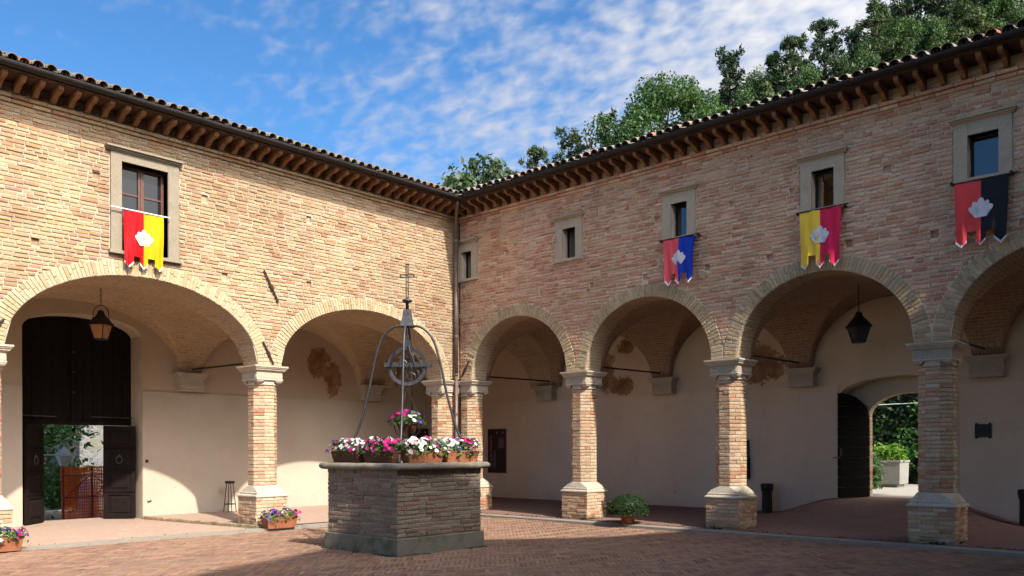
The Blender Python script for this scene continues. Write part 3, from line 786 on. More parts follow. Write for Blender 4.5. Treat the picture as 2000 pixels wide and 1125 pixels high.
# windows
def window(T, parent, W, sash):
    STONE_W = STONE_WA if sash == 'casement' else STONE_WB
    o, p, k = W['out'], W['op'], W['corn']
    m = MB(); pr = .035
    for a, b, c, d in ((o[0], p[0], o[2] + .03, o[3]), (p[1], o[1], o[2] + .03, o[3]), (p[0], p[1], p[3], o[3])):
        m.box((a, -.22, c), (b - .0015, pr if a != p[0] else pr - .002, d), random.random(), T=lambda x, y, z: T(x, y, z))
    fr = m.build('window_frame', STONE_W, parent)
    m = MB()
    for z0, z1, out, ext in ((0, .022, .055, .03), (.022, .055, .085, .012), (.055, .09, .13, 0)):
        z1 *= (k[3] - k[2]) / .09; z0 *= (k[3] - k[2]) / .09
        m.box((k[0] + ext, -.05, k[2] + z0), (k[1] - ext, out, k[2] + z1), T=lambda x, y, z: T(x, y, z))
    m.build('cornice', STONE_W, fr)
    m = MB(); m.box((o[0] - .04, -.2, o[2] - .03), (o[1] + .04, .085, o[2] + .03), T=lambda x, y, z: T(x, y, z)); m.build('sill', STONE_W, fr)
    if sash == 'casement':
        u0, u1, z0, z1 = p; c = (u0 + u1) / 2; w0 = -.17; th = .05
        m = MB(); f = .05
        for a, b, e, d in ((u0, u0 + f, z0, z1), (u1 - f, u1, z0, z1), (u0 + f, u1 - f, z0, z0 + .07), (u0 + f, u1 - f, z1 - .06, z1), (c - .055, c + .055, z0 + .07, z1 - .06)):
            m.box((a, w0 - th, e), (b, w0, d), T=lambda x, y, z: T(x, y, z))
        rows = [z0 + .07, 5.83, 6.40, z1 - .06]
        for z in rows[1:3]:
            for a, b in ((u0 + f, c - .055), (c + .055, u1 - f)): m.box((a, w0 - th, z - .016), (b, w0 - .008, z + .016), T=lambda x, y, z: T(x, y, z))
        m.box((c - .012, w0, z0 + .07), (c + .012, w0 + .012, z1 - .06), T=lambda x, y, z: T(x, y, z))
        sa = m.build('sash', SASH, fr)
        for a, b in ((u0 + f, c - .055), (c + .055, u1 - f)):
            for za, zb in zip(rows[:-1], rows[1:]):
                m = MB(); t = random.uniform(-.004, .004); m.poly([T(a, w0 - .03 + t, za), T(b, w0 - .03 - t, za), T(b, w0 - .03 - t, zb), T(a, w0 - .03 + t, zb)]); m.build('pane', GLASS, fr)
    else:
        u0, u1, z0, z1 = p
        m = MB(); w0 = -.16
        for a, b, e, d in ((u0, u0 + .03, z0, z1), (u1 - .02, u1, z0, z1), (u0 + .03, u1 - .02, z1 - .03, z1)): m.box((a, w0 - .04, e), (b, w0, d), T=lambda x, y, z: T(x, y, z))
        sa = m.build('sash', BLACK, fr)
        if sash == 'shut':
            m = MB(); m.poly([T(u0 + .03, w0 - .02, z0), T(u1 - .02, w0 - .02, z0), T(u1 - .02, w0 - .02, z1 - .03), T(u0 + .03, w0 - .02, z1 - .03)]); m.build('pane', GLASS_B, fr)
        else:   # one leaf swung into the room, ironwork hook
            m = MB(); L = (u1 - u0) * .8; ang = math.radians(62 if sash == 'ajar' else 80)
            x1 = u1 - .03 - L * math.cos(ang); y1 = w0 - .03 - L * math.sin(ang)
            m.poly([T(u1 - .03, w0 - .03, z0), T(x1, y1, z0), T(x1, y1, z1 - .03), T(u1 - .03, w0 - .03, z1 - .03)]); m.build('pane', GLASS_B, fr)
            if sash == 'ajar':
                m = MB(); m.tube([T(u0 + .16, -.12, z1 - .05), T(u0 + .18, -.11, z1 - .2), T(u0 + .30, -.1, z1 - .30), T(u0 + .34, -.09, z1 - .36), T(u0 + .29, -.09, z1 - .40)], .012, 6); m.build('stay', BLACK, fr)
    return fr
window(FA, wingA, WIN_A, 'casement')
for W, sh in zip(WIN_B, ('open', 'open', 'shut', 'ajar', 'shut')): window(FB, wingB, W, sh)

# ------------------------------------------------------------------ eaves, gutters, roofs
def bracket_mesh():
    m = MB(); prof = [(0, -.16), (.05, -.165), (.11, -.155), (.17, -.115), (.225, -.075), (.30, -.068), (.37, -.06), (.415, -.035), (.43, 0), (.43, .035), (0, .035)]
    rings = [[(sx * .038, -w * 1.17, z) for w, z in prof] for sx in (-1, 1)]
    b = len(m.v); n = len(prof)
    for r in rings: m.v.extend(r)
    for j in range(n): k = (j + 1) % n; m.face((b + j, b + k, b + n + k, b + n + j))
    m.face(range(b, b + n)); m.face(list(range(b + n, b + 2 * n))[::-1])
    return m.mesh('eaves_bracket', (TIMBER,))
BR = bracket_mesh()
def tile_mesh(r0=.092, r1=.076, L=.46, th=.014, seg=9):
    m = MB(); rings = []
    for x, r in ((0, r0), (L, r1)):
        outer = [(r * math.cos(math.pi * j / seg), x, r * .92 * math.sin(math.pi * j / seg)) for j in range(seg + 1)]
        inner = [((r - th) * math.cos(math.pi * j / seg), x, (r - th) * .92 * math.sin(math.pi * j / seg)) for j in range(seg, -1, -1)]
        rings.append(outer + inner)
    m.loft(rings, True, True, True)
    return m
TILE_ME = [tile_mesh(r0, r0 - .014).mesh('roof_tile', (TILE,)) for r0 in (.088, .092, .096)]
SL = .32; SA = math.atan(SL)
def eaves(T, parent, u0, u1, pitch, off, Uv, Nv, seed, valley_at_u1, ridge=2.1, back=4.9):
    random.seed(seed)
    U = Vector(Uv); N = Vector(Nv)
    u = off; k = 0
    while u < u1 - .05:
        if u > u0:
            P = T(u, 0, 7.775); a = random.gauss(0, .012); sc = random.uniform(.94, 1.06)
            M = Matrix(((U.x * sc, -N.x, 0, P[0]), (U.y * sc, -N.y, 0, P[1]), (0, 0, 1, P[2] + random.uniform(-.004, .004)), (0, 0, 0, 1))) @ Matrix.Rotation(a, 4, 'Y')
            link('eaves_bracket', BR, parent, M=M)
        u += pitch * random.uniform(.985, 1.015)
    # soffit of flat tiles carried by the brackets
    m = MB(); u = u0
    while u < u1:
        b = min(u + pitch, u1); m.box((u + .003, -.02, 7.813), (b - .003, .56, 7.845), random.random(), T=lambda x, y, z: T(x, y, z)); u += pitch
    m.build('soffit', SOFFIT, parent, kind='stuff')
    # gutter
    m = MB(); cz, cw, r = 7.905, .615, .082; ang = [math.pi * (1 + j / 10) for j in range(11)]
    prof = [(cw + r * math.cos(t), cz + r * math.sin(t)) for t in ang] + [(cw + (r - .008) * math.cos(t), cz + .002 + (r - .008) * math.sin(t)) for t in ang[::-1]]
    e1 = u1 - cw if valley_at_u1 == 1 else u1; e0 = u0 + cw if valley_at_u1 == -1 else u0
    def mit(u, w): return u
    rings = []
    for e, s in ((e0, -1), (e1, 1)):
        rr = []
        for w, z in prof:
            uu = e
            if valley_at_u1 == s == 1: uu = u1 - w
            if valley_at_u1 == s == -1: uu = u0 + w
            rr.append(T(uu, w, z))
        rings.append(rr)
    m.loft(rings, True, True, True)
    g = m.build('gutter', GUTTER, parent)
    u = e0 + .3
    while u < e1:   # gutter brackets and joint sleeves
        m = MB(); pts = [T(u, cw + (r + .006) * math.cos(t), cz + (r + .006) * math.sin(t)) for t in ang]; m.tube(pts, .008, 5); m.build('gutter_clip', GUTTER, g); u += 1.05
    # roof plane
    m = MB()
    def R(u, w): return T(u, w, 7.955 + SL * (.60 - w) if w > -ridge else 7.955 + SL * (.60 + ridge) - SL * (-ridge - w))
    if valley_at_u1 == 1: q = [R(u0, .6), R(u1 - .6, .6), R(u1 + ridge, -ridge), R(u0, -ridge)]; q2 = [R(u0, -ridge), R(u1 + ridge, -ridge), R(u1 + back, -back), R(u0, -back)]
    else: q = [R(u0 + .6, .6), R(u1, .6), R(u1, -ridge), R(u0 - ridge, -ridge)]; q2 = [R(u0 - ridge, -ridge), R(u1, -ridge), R(u1, -back), R(u0 - back, -back)]
    m.poly(q); m.poly(q2)
    roof = m.build('roof', TILE, parent)
    # cover tiles: first two rows one by one, further rows joined; channel tiles between them
    pt = .2065; stuff = MB()
    n = int((u1 - u0) / pt)
    for i in range(n + 12):
        u = (u1 - .30 - i * pt) if valley_at_u1 == 1 else (u0 + .30 + i * pt)
        for row in range(8):
            w = .635 - row * .355 * math.cos(SA)
            if valley_at_u1 == 1 and u > u1 - w - .02: continue
            if valley_at_u1 == -1 and u < u0 + w + .02: continue
            if not (u0 - .1 < u < u1 + .1): continue
            P = T(u + random.gauss(0, .010), w + random.gauss(0, .012), 7.955 + SL * (.60 - w) + .020 + random.gauss(0, .004))
            q = project(P)
            Mx = Matrix(((U.x, -N.x, 0, P[0]), (U.y, -N.y, 0, P[1]), (0, 0, 1, P[2]), (0, 0, 0, 1))) @ Matrix.Rotation(SA - .025 + random.gauss(0, .01), 4, 'X') @ Matrix.Rotation(random.gauss(0, .03), 4, 'Z')
            if row < 2 and q is not None and -40 < q[0] < 2040 and -40 < q[1] < 1125: link('roof_tile', random.choice(TILE_ME), roof, M=Mx)
            elif row < 7:
                tm = tile_mesh(.092, .078, .46, .014, 5); b = len(stuff.v); stuff.v.extend([tuple(Mx @ Vector(v)) for v in tm.v]); t = random.random()
                for f in tm.f: stuff.face([b + i for i in f], t)
        # channel tile (upside down) beside it
        w = .56
        uu = u + pt / 2
        if valley_at_u1 == 1 and uu > u1 - w: continue
        if valley_at_u1 == -1 and uu < u0 + w: continue
        P = T(uu, w, 7.955 + SL * (.60 - w) + .048)
        Mx = Matrix(((U.x, -N.x, 0, P[0]), (U.y, -N.y, 0, P[1]), (0, 0, 1, P[2]), (0, 0, 0, 1))) @ Matrix.Rotation(SA - .02, 4, 'X') @ Matrix.Rotation(math.pi, 4, 'Y')
        tm = tile_mesh(.088, .088, .5, .013, 5); b = len(stuff.v); stuff.v.extend([tuple(Mx @ Vector(v)) for v in tm.v]); t = random.random()
        for f in tm.f: stuff.face([b + i for i in f], t)
    stuff.build('tile_rows', TILE, roof, kind='stuff')
    return roof
eaves(FA, wingA, -16.1, 0.0, .283, -16.05, (0, 1, 0), (1, 0, 0), 21, 1)
eaves(FB, wingB, 0.0, 16.2, .3085, .245, (1, 0, 0), (0, -1, 0), 22, -1)
# downpipe in the corner
dp = thing('downpipe', 'brown metal downpipe running down the inner corner between the two brick walls', 'downpipe', (.10, -.22, 0))
m = MB(); m.tube([(.58, -.60, 7.86), (.56, -.60, 7.74), (.42, -.50, 7.56), (.22, -.32, 7.36), (.125, -.245, 7.18), (.115, -.235, 7.0)], .048, 12)
m.build('swan_neck', PIPE, dp, smooth=True)
m = MB(); m.tube([(.115, -.235, 7.02), (.115, -.235, 3.48)], .052, 14); m.build('pipe', PIPE, dp, smooth=True)
m = MB(); m.tube([(.115, -.235, 3.5), (.115, -.235, -.02)], .046, 14); m.build('pipe', PIPE, dp, smooth=True)
for z in (6.95, 5.7, 4.5, 3.52, 2.5, 1.2):
    m = MB(); m.lathe([(.046, -.03), (.060, -.022), (.060, .022), (.046, .03)], (.115, -.235, z), 14); m.build('pipe_clip', PIPE, dp)

# ------------------------------------------------------------------ back walls of the arcades
def opening_bottom(u, base, ops):
    for c, a, zs, r in ops:
        if abs(u - c) < a: return zs + r * math.sqrt(max(0, 1 - ((u - c) / a) ** 2))
    return base
def back_wall(T, name, label, loc, u0, u1, w1, w0, ztop, ops, mat, rev):
    th = thing(name, label, 'wall', loc)
    m = MB(); br = []
    for c, a, zs, r in ops: br += [c - a * math.cos(math.pi * i / 28) for i in range(29)]
    wall_with_openings(m, T, u0, u1, w0, w1, ztop, lambda u: opening_bottom(u, -.3, ops), [], br, m_front=0, m_soff=1)
    for c, a, zs, r in ops:
        for s in (-1, 1): m.poly([T(c + s * a, w0, -.3), T(c + s * a, w1, -.3), T(c + s * a, w1, zs), T(c + s * a, w0, zs)], m=1)
    m.build('plaster', (mat, rev), th)
    return th
GATE = (-7.94, 1.25, 4.19, .40)
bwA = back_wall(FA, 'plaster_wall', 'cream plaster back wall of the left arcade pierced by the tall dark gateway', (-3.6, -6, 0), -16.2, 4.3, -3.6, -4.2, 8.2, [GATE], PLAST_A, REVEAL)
DOORF = (9.66, 1.24, 2.72, .45); DOORI = (9.75, .88, 2.31, .50)
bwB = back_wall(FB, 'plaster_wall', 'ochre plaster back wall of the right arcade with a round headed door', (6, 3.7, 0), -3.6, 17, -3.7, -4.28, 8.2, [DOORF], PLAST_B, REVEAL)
m = MB(); br = [DOORI[0] - DOORI[1] * math.cos(math.pi * i / 28) for i in range(29)]
wall_with_openings(m, FB, 8.3, 11.1, -4.52, -4.27, 3.3, lambda u: opening_bottom(u, -.3, [DOORI]), [], br, 0, 0, 1)
for s in (-1, 1): m.poly([FB(DOORI[0] + s * DOORI[1], -4.52, -.3), FB(DOORI[0] + s * DOORI[1], -4.27, -.3), FB(DOORI[0] + s * DOORI[1], -4.27, 2.31), FB(DOORI[0] + s * DOORI[1], -4.52, 2.31)], m=1)
m.build('door_surround', (REVEAL, RB), bwB)
random.seed(5)
m = MB()   # brick jamb and arch edge of the door
for k in range(24):
    z = .52 + k * .074; brick_block(m, FB(DOORI[0] - DOORI[1] - .001, -4.40, z), (0, 1, 0), (0, 0, 1), (1, 0, 0), .22, .064, .012, .02, .006, .004, random.random())
m.build('jamb_bricks', CB, bwB, kind='stuff')
# thicker lower coat of plaster ending in a thin ledge
m = MB(); m.box((-3.6, -6.685, -.05), (-3.578, 3.68, 2.965)); m.build('lower_plaster', PLAST_A2, bwA)
m = MB(); m.box((-3.6, -16.1, -.05), (-3.578, -9.195, 2.965)); m.build('lower_plaster', PLAST_A2, bwA)
m = MB(); m.box((-3.577, 3.678, -.05), (8.415, 3.70, 3.015)); m.build('lower_plaster', PLAST_B2, bwB)
m = MB(); m.box((10.905, 3.678, -.05), (16.9, 3.70, 2.90)); m.build('lower_plaster', PLAST_B2, bwB)
# gateway reveal is straight; iron bar sockets of the gate
# end walls, upper floor, outer gable side
def plain_box(name, label, lo, hi, mat, cat='wall'):
    m = MB(); m.box(lo, hi); o = m.build(name, mat); setp(o, label, cat); return o

# ------------------------------------------------------------------ vaults
def vault(T, name, label, loc, bays, mat):
    th = thing(name, label, 'vault', loc)
    for u0, u1, w0, w1 in bays:
        uc, wc = (u0 + u1) / 2, (w0 + w1) / 2; a = (u1 - u0) / 2 - .27; b = abs(w1 - w0) / 2 - .15; rise1 = 1.47
        if w0 > .1: uc, a, wc, b, rise1 = 2.13, 1.42, -2.08, 1.37, 1.50      # the corner bay takes over both profiles
        nu, nw = 72, 54; m = MB()
        us = np.linspace(u0, u1, nu); ws = np.linspace(w0, w1, nw)
        def z1(u): t = abs(u - uc) / a; return rise1 * math.sqrt(1 - t * t) if t < 1 else 0
        def z2(w): t = abs(w - wc) / b; return 1.50 * math.sqrt(1 - t * t) if t < 1 else 0
        su = np.concatenate([[0], np.cumsum([math.hypot(us[i + 1] - us[i], z1(us[i + 1]) - z1(us[i])) for i in range(nu - 1)])])
        sw = np.concatenate([[0], np.cumsum([math.hypot(ws[i + 1] - ws[i], z2(ws[i + 1]) - z2(ws[i])) for i in range(nw - 1)])])
        for j in range(nw):
            for i in range(nu): m.v.append(T(us[i], ws[j], 3.40 + max(z1(us[i]), z2(ws[j]))))
        for j in range(nw - 1):
            for i in range(nu - 1):
                cu, cw = (us[i] + us[i + 1]) / 2, (ws[j] + ws[j + 1]) / 2
                if z1(cu) >= z2(cw): uv = [(ws[j], su[i]), (ws[j], su[i + 1]), (ws[j + 1], su[i + 1]), (ws[j + 1], su[i])]
                else: uv = [(us[i], sw[j]), (us[i + 1], sw[j]), (us[i + 1], sw[j + 1]), (us[i], sw[j + 1])]
                m.face((j * nu + i, j * nu + i + 1, (j + 1) * nu + i + 1, (j + 1) * nu + i), 0, 0, uv)
        m.build('vault_bay', mat, th, smooth=True)
    m = MB()
    for u0, u1, w0, w1 in bays: m.box((u0, min(w0, w1), 5.02), (u1, min(max(w0, w1), -.02), 5.12), T=lambda x, y, z: T(x, y, z))
    m.build('upper_floor', MORT_B, th, kind='stuff')
    return th
vault(FA, 'groin_vault', 'pale brick groin vault over the left arcade', (-2, -6, 3.4), [(AP[i], AP[i + 1], -.56, -3.6) for i in range(3)] + [(AP[3], 3.7, .142, -3.6)], VAULT_A)
vault(FB, 'groin_vault', 'reddish brick groin vault over the right arcade', (7, 2, 3.4), [(BP[i], BP[i + 1], -.56, -3.7) for i in range(4)], VAULT_B)
plain_box('end_wall', 'brick end wall closing the left wing', (-4.2, -16.6, -.3), (0, -16.2, 8.0), BACKW)

# ------------------------------------------------------------------ pillars
def pillar(cx, cy, label, seed, loc_only=False, hide=None):
    random.seed(seed)
    th = thing('brick_pillar', label, 'pillar', (cx, cy, 0))
    c = (cx, cy)
    hp = .3715
    m = MB(); m.sq_profile([(hp - .013, -.15, 0), (hp - .013, .60, 0)], c); ped = m.build('pedestal', MORT_A, th)
    o2 = .586
    faces4 = [((0, -1, 0), (1, 0, 0)), ((1, 0, 0), (0, 1, 0)), ((0, 1, 0), (-1, 0, 0)), ((-1, 0, 0), (0, -1, 0))]
    stuff = MB()
    for N, U in faces4:
        N3, U3 = np.array(N), np.array(U); seen = (CAM - np.array([cx, cy, 1.6])) @ N3 > 0
        for k in range(8):
            z = .012 + .0735 * k + .0365; u = -hp; first = True
            while u < hp - .01:
                L = random.uniform(.13, .16) if (first and k % 2) else random.uniform(.22, .30); b = min(u + L, hp)
                if hp - b < .07: b = hp
                P = np.array([cx, cy, z]) + N3 * (hp - .013) + U3 * (u + b) / 2
                pr = random.gauss(0, .004)
                if seen: place_brick(P, U, N, b - u - .011, .062, CB, ped, proud=pr)
                else: brick_block(stuff, P, U, (0, 0, 1), N, b - u - .011, .062, .013, .02, .006, .004, random.random())
                u = b; first = False
    if stuff.f: stuff.build('pedestal_brickwork', CB, ped, kind='stuff')
    m = MB(); oc = lambda h: h * .586
    m.sq_profile([(.372, .597, 0), (.388, .605, 0), (.392, .625, 0), (.385, .645, 0), (.352, .660, 0), (.348, .664, 0), (.348, .695, 0), (.340, .705, 0), (.330, .712, 0), (.325, .730, .02), (.292, .835, oc(.292)), (.268, .845, oc(.268))], c)
    m.build('base_moulding', STONE_B, th)
    h = .280
    m = MB(); m.sq_profile([(h - .013, .82, oc(h - .013)), (h - .017, 2.99, oc(h - .017))], c); sh = m.build('shaft', MORT_A, th)
    stuff = MB(); W = 2 * h * math.tan(math.pi / 8)
    for f in range(8):
        a = -math.pi / 2 + f * math.pi / 4; N3 = np.array([math.cos(a), math.sin(a), 0]); U3 = np.array([-N3[1], N3[0], 0])
        seen = (CAM - np.array([cx, cy, 1.6])) @ N3 > .1
        n = 29; ph = (2.968 - .848) / n
        for k in range(n):
            z = .848 + ph * (k + .5); hh = h - .004 * k / n
            seg = [(-W / 2, W / 2)] if (k + f) % 2 == 0 else [(-W / 2, random.uniform(-.02, .02)), None]
            if seg[-1] is None: seg[-1] = (seg[0][1], W / 2)
            if random.random() < .25: seg = [(-W / 2, W / 2)]
            for u, b in seg:
                P = np.array([cx, cy, z]) + N3 * (hh - .013) + U3 * (u + b) / 2
                if seen: place_brick(P, U3, N3, b - u - .007, ph - .011, CB, sh, proud=random.gauss(0, .003))
                else: brick_block(stuff, P, U3, (0, 0, 1), N3, b - u - .007, ph - .011, .013, .02, .005, .003, random.random())
    if stuff.f: stuff.build('shaft_brickwork', CB, sh, kind='stuff')
    m = MB(); k = .30
    m.sq_profile([(.282, 2.963, oc(.282)), (.298, 2.970, oc(.298)), (.300, 2.984, oc(.300)), (.284, 2.992, oc(.284)), (.272, 2.998, oc(.272)), (.276, 3.074, oc(.276))], c)
    m.sq_profile([(.306, 3.066, 0), (.312, 3.074, 0), (.312, 3.092, 0), (.300, 3.098, 0), (.300, 3.236, 0), (.312, 3.246, 0), (.322, 3.252, 0), (.350, 3.276, 0), (.352, 3.292, 0), (.358, 3.296, 0), (.376, 3.318, 0), (.378, 3.334, 0), (.393, 3.340, 0), (.393, 3.372, 0)], c)
    for sx in (-1, 1):      # corner scrolls between the octagon and the square block
        for sy in (-1, 1):
            rings = []
            for z, g, kk in ((3.07, .305, .185), (3.045, .298, .15), (3.02, .280, .105), (3.0, .255, .06), (2.988, .232, .03)):
                rings.append([(cx + sx * g, cy + sy * g, z), (cx + sx * g, cy + sy * (g - kk), z), (cx + sx * (g - kk * .9), cy + sy * (g - kk * .9), z), (cx + sx * (g - kk), cy + sy * g, z)])
            m.loft(rings)
    cap = m.build('capital', STONE, th)
    m = MB()
    for N, U in faces4:
        for i in range(15):
            u = -.27 + .54 * i / 14
            P = np.array([cx, cy, 0]) + np.array(N) * .300 + np.array(U) * u
            brick_block(m, P + np.array([0, 0, 3.168]), U, (0, 0, 1), N, .020, .115, .012, .005, .004, .001)
    m.build('fluting', STONE, cap, kind='stuff')
    return th
pillar(-.293, AP[2], 'octagonal brick pillar in full sun with the terracotta flower trough at its foot', 31)
pillar(-.293, AP[1], 'brick pillar cut off by the left edge of the photo beside the gateway', 32)
pillar(.293 - .59 + .0, AP[3], 'brick corner pillar standing just left of the downpipe', 33)
pillar(BP[0], .296, 'brick corner pillar standing just right of the downpipe', 34)
pillar(BP[1], .293, 'octagonal brick pillar left of the round potted bush', 35)
pillar(BP[2], .293, 'octagonal brick pillar between the potted bush and the dark standing ashtray', 36)
pillar(BP[3], .293, 'large shaded brick pillar in front of the open garden door', 37)

# corbels (imposts) on the back walls
def corbel(T, u, w, label, stone):
    th = thing('corbel', label, 'corbel', T(u, w, 3.0), group='stone corbels carrying the vaults')
    m = MB()
    for z0, z1, hw, pr in ((3.005, 3.03, .305, .235), (3.03, 3.115, .285, .215), (3.115, 3.14, .315, .245), (3.14, 3.30, .292, .222), (3.30, 3.335, .315, .245), (3.335, 3.375, .345, .275), (3.375, 3.395, .365, .295), (3.395, 3.43, .385, .315)):
        m.box((u - hw, w - .02, z0), (u + hw, w + pr, z1 - .0015), T=lambda x, y, z: T(x, y, z))
    b = m.build('block', stone, th)
    m = MB()
    for i in range(14):
        x = u - .265 + .53 * i / 13
        m.box((x - .010, w + .222, 3.165), (x + .010, w + .233, 3.285), T=lambda x, y, z: T(x, y, z))
    m.build('fluting', stone, b, kind='stuff')
corbel(FA, -5.60, -3.586, 'sunlit stone corbel on the wall between the gateway and the stool', STONE_B)
corbel(FA, -.20, -3.586, 'stone corbel on the cream wall seen behind the well ironwork', STONE_B)
corbel(FB, -.09, -3.685, 'stone corbel on the ochre wall above the information board', STONE_B)
corbel(FB, 3.93, -3.685, 'stone corbel above the potted bush beside the flaked plaster', STONE)
corbel(FB, 7.64, -3.685, 'stone corbel left of the black lantern in the right arcade', STONE)
corbel(FB, 11.42, -3.70, 'dark shaded stone corbel above the wall plaque', STONE)

# tie rods and anchor bars
def rod(pts, r, label, group=None, flat=False):
    m = MB(); m.tube(pts, r, 6); o = m.build('tie_rod', BLACK); setp(o, label, 'tie rod', group); return o
rod([(-.25, -5.64, 3.47), (-3.35, -5.60, 3.52)], .022, 'black iron tie rod from the sunlit pillar back to its wall corbel')
for x, lab in ((.25, 'black iron tie rod in the arch next to the corner'), (3.98, 'black iron tie rod in the arch behind the potted bush'), (7.70, 'black iron tie rod in the arch with the black lantern'), (11.52, 'black iron tie rod behind the large shaded pillar')):
    rod([(x, .1, 3.52), (x - .06, 1.2, 3.53), (x - .10, 3.45, 3.56)], .022, lab)
def anchor(p, q, label):
    m = MB(); m.tube([p, tuple(Vector(p).lerp(Vector(q), .5)), q], .021, 6); P = Vector(p).lerp(Vector(q), .52); d = (Vector(q) - Vector(p)).normalized() * .05
    m.tube([tuple(P - d), tuple(P + d)], .036, 6); o = m.build('anchor_bar', RUST); setp(o, label, 'anchor bar')
anchor((.035, -5.71, 5.37), (.035, -5.37, 4.74), 'long rusty anchor bar slanting on the brick above the first pillar')
anchor((.035, -5.735, 3.87), (.035, -5.49, 3.41), 'dark anchor bar slanting down onto the sunlit pillar capital')
anchor((.035, -10.75, 3.62), (.035, -10.575, 3.80), 'short anchor bar at the left edge beside the wide arch')
anchor((.38, -.035, 3.87), (.10, -.035, 3.47), 'dark anchor bar beside the downpipe in the corner')
def hook(pts, label):
    m = MB(); m.tube(pts, .009, 5); o = m.build('wall_hook', RUST); setp(o, label, 'hook')
hook([(.4 + .3, -.005, 7.0), (.62, -.10, 7.03), (.52, -.12, 7.06)], 'small bent iron hook above the corner window')

# ------------------------------------------------------------------ the tall gateway in the left arcade
random.seed(41)
def gate_z(y): return GATE[2] + .05 + GATE[3] * math.sqrt(max(0, 1 - ((y - GATE[0]) / (GATE[1] + .001)) ** 2))
gate = thing('gate', 'tall dark plank gate with arched top filling the gateway above the wicket', 'gate', (-4.2, -7.94, 0))
Y0, Y1, YC = GATE[0] - GATE[1] - .03, GATE[0] + GATE[1] + .03, -7.99
for a, b in ((Y0, YC - .008), (YC + .008, Y1)):
    n = 6
    for k in range(n):
        p, q = a + (b - a) * k / n + .003, a + (b - a) * (k + 1) / n - .003
        zb = 2.17
        dx = random.uniform(-.004, .004)
        m = MB(); P = []
        mid = (p + q) / 2
        rings = [[(-4.27 + dx, p, zb), (-4.27 + dx, q, zb), (-4.27 + dx, q, gate_z(q)), (-4.27 + dx, mid, gate_z(mid)), (-4.27 + dx, p, gate_z(p))]]
        f = .004
        rings.append([(-4.215 + dx, p + f, zb), (-4.215 + dx, q - f, zb), (-4.215 + dx, q - f, gate_z(q) - f), (-4.215 + dx, mid, gate_z(mid) - f), (-4.215 + dx, p + f, gate_z(p) - f)])
        m.loft(rings); m.build('plank', WOOD, gate)
m = MB(); m.box((-4.21, Y0 + .04, 2.17), (-4.165, Y1 - .04, 2.245)); m.build('rail', WOOD, gate)
m = MB(); m.box((-4.21, YC - .035, 2.25), (-4.15, YC + .035, 4.56)); m.build('cover_strip', WOOD, gate)
for y0, y1 in ((-9.10, -8.35), (-7.62, -6.62)):
    m = MB(); m.tube([(-4.13, y0, 2.36), (-4.13, y1, 2.345)], .014, 6)
    if y1 > -7: m.tube([(-4.13, y1, 2.345), (-4.05, y1 + .03, 2.345)], .032, 8)
    m.build('bolt', IRON, gate)
for z in (2.9, 3.35, 3.8):
    m = MB(); m.lathe([(.022, -.02), (.03, 0), (.015, .02)], (-4.13, YC, z), 8); m.build('stud', IRON, gate)
# side leaves of the lower part left of the wicket
m = MB(); m.box((-4.24, Y0, -.02), (-4.19, -8.62, 2.165)); m.build('fixed_panel', WOOD, gate)
m = MB(); m.box((-4.24, -7.31, -.02), (-4.19, Y1, 2.165)); m.build('fixed_panel', WOOD, gate)
def wicket(hinge, end, label):
    h, e = Vector((*hinge, 0)), Vector((*end, 0)); U = (e - h).normalized(); L = (e - h).length; N = Vector((U.y, -U.x, 0))
    if N.x < 0: N = -N
    th = thing('wicket_door', label, 'door', (*hinge, 0))
    def T(u, w, z): p = h + U * u + N * w; return (p.x, p.y, z)
    m = MB(); m.box((0, -.025, .035), (L, .012, 2.155), T=T); m.build('leaf', WOOD, th)
    z = .09
    for zz in (.60, 1.13, 1.62, 2.10):
        m = MB()
        for a, b, c, d in ((.0, .09, z - .05, zz + .05), (L - .09, L, z - .05, zz + .05), (.09, L - .09, z - .05, z + .02), (.09, L - .09, zz - .03, zz + .05)): m.box((a, .012, c), (b, .034, d - .001), T=T)
        m.loft([[T(.13, .012, z + .06), T(L - .13, .012, z + .06), T(L - .13, .012, zz - .07), T(.13, .012, zz - .07)], [T(.16, .03, z + .09), T(L - .16, .03, z + .09), T(L - .16, .03, zz - .10), T(.16, .03, zz - .10)]])
        m.build('panel', WOOD, th); z = zz + .055
    m = MB(); m.tube([T(L / 2 + .07 * math.cos(t), .05, 1.38 + .08 * math.sin(t)) for t in np.linspace(0, 2 * math.pi, 13)[:-1]], .012, 6, closed=True)
    m.lathe([(.03, -.03), (.035, 0), (.02, .03)], T(L / 2, .045, 1.47), 8); m.build('knocker', IRON, th)
wicket((-4.17, -8.62), (-3.72, -9.10), 'dark panelled wicket door folded back at the left of the gateway opening')
wicket((-4.17, -7.31), (-3.72, -6.80), 'dark panelled wicket door folded back at the right of the gateway opening')
m = MB(); m.tube([(-3.66, -6.60, 1.36), (-3.63, -6.60, 1.33), (-3.62, -6.60, .45), (-3.56, -6.57, .40), (-3.56, -6.50, .43)], .014, 6); m.tube([(-3.62, -6.60, 1.33), (-3.55, -6.60, 1.35)], .035, 8)
setp(m.build('door_bar', RUST), 'iron drop bar fixed to the plaster beside the right wicket door', 'door bar')

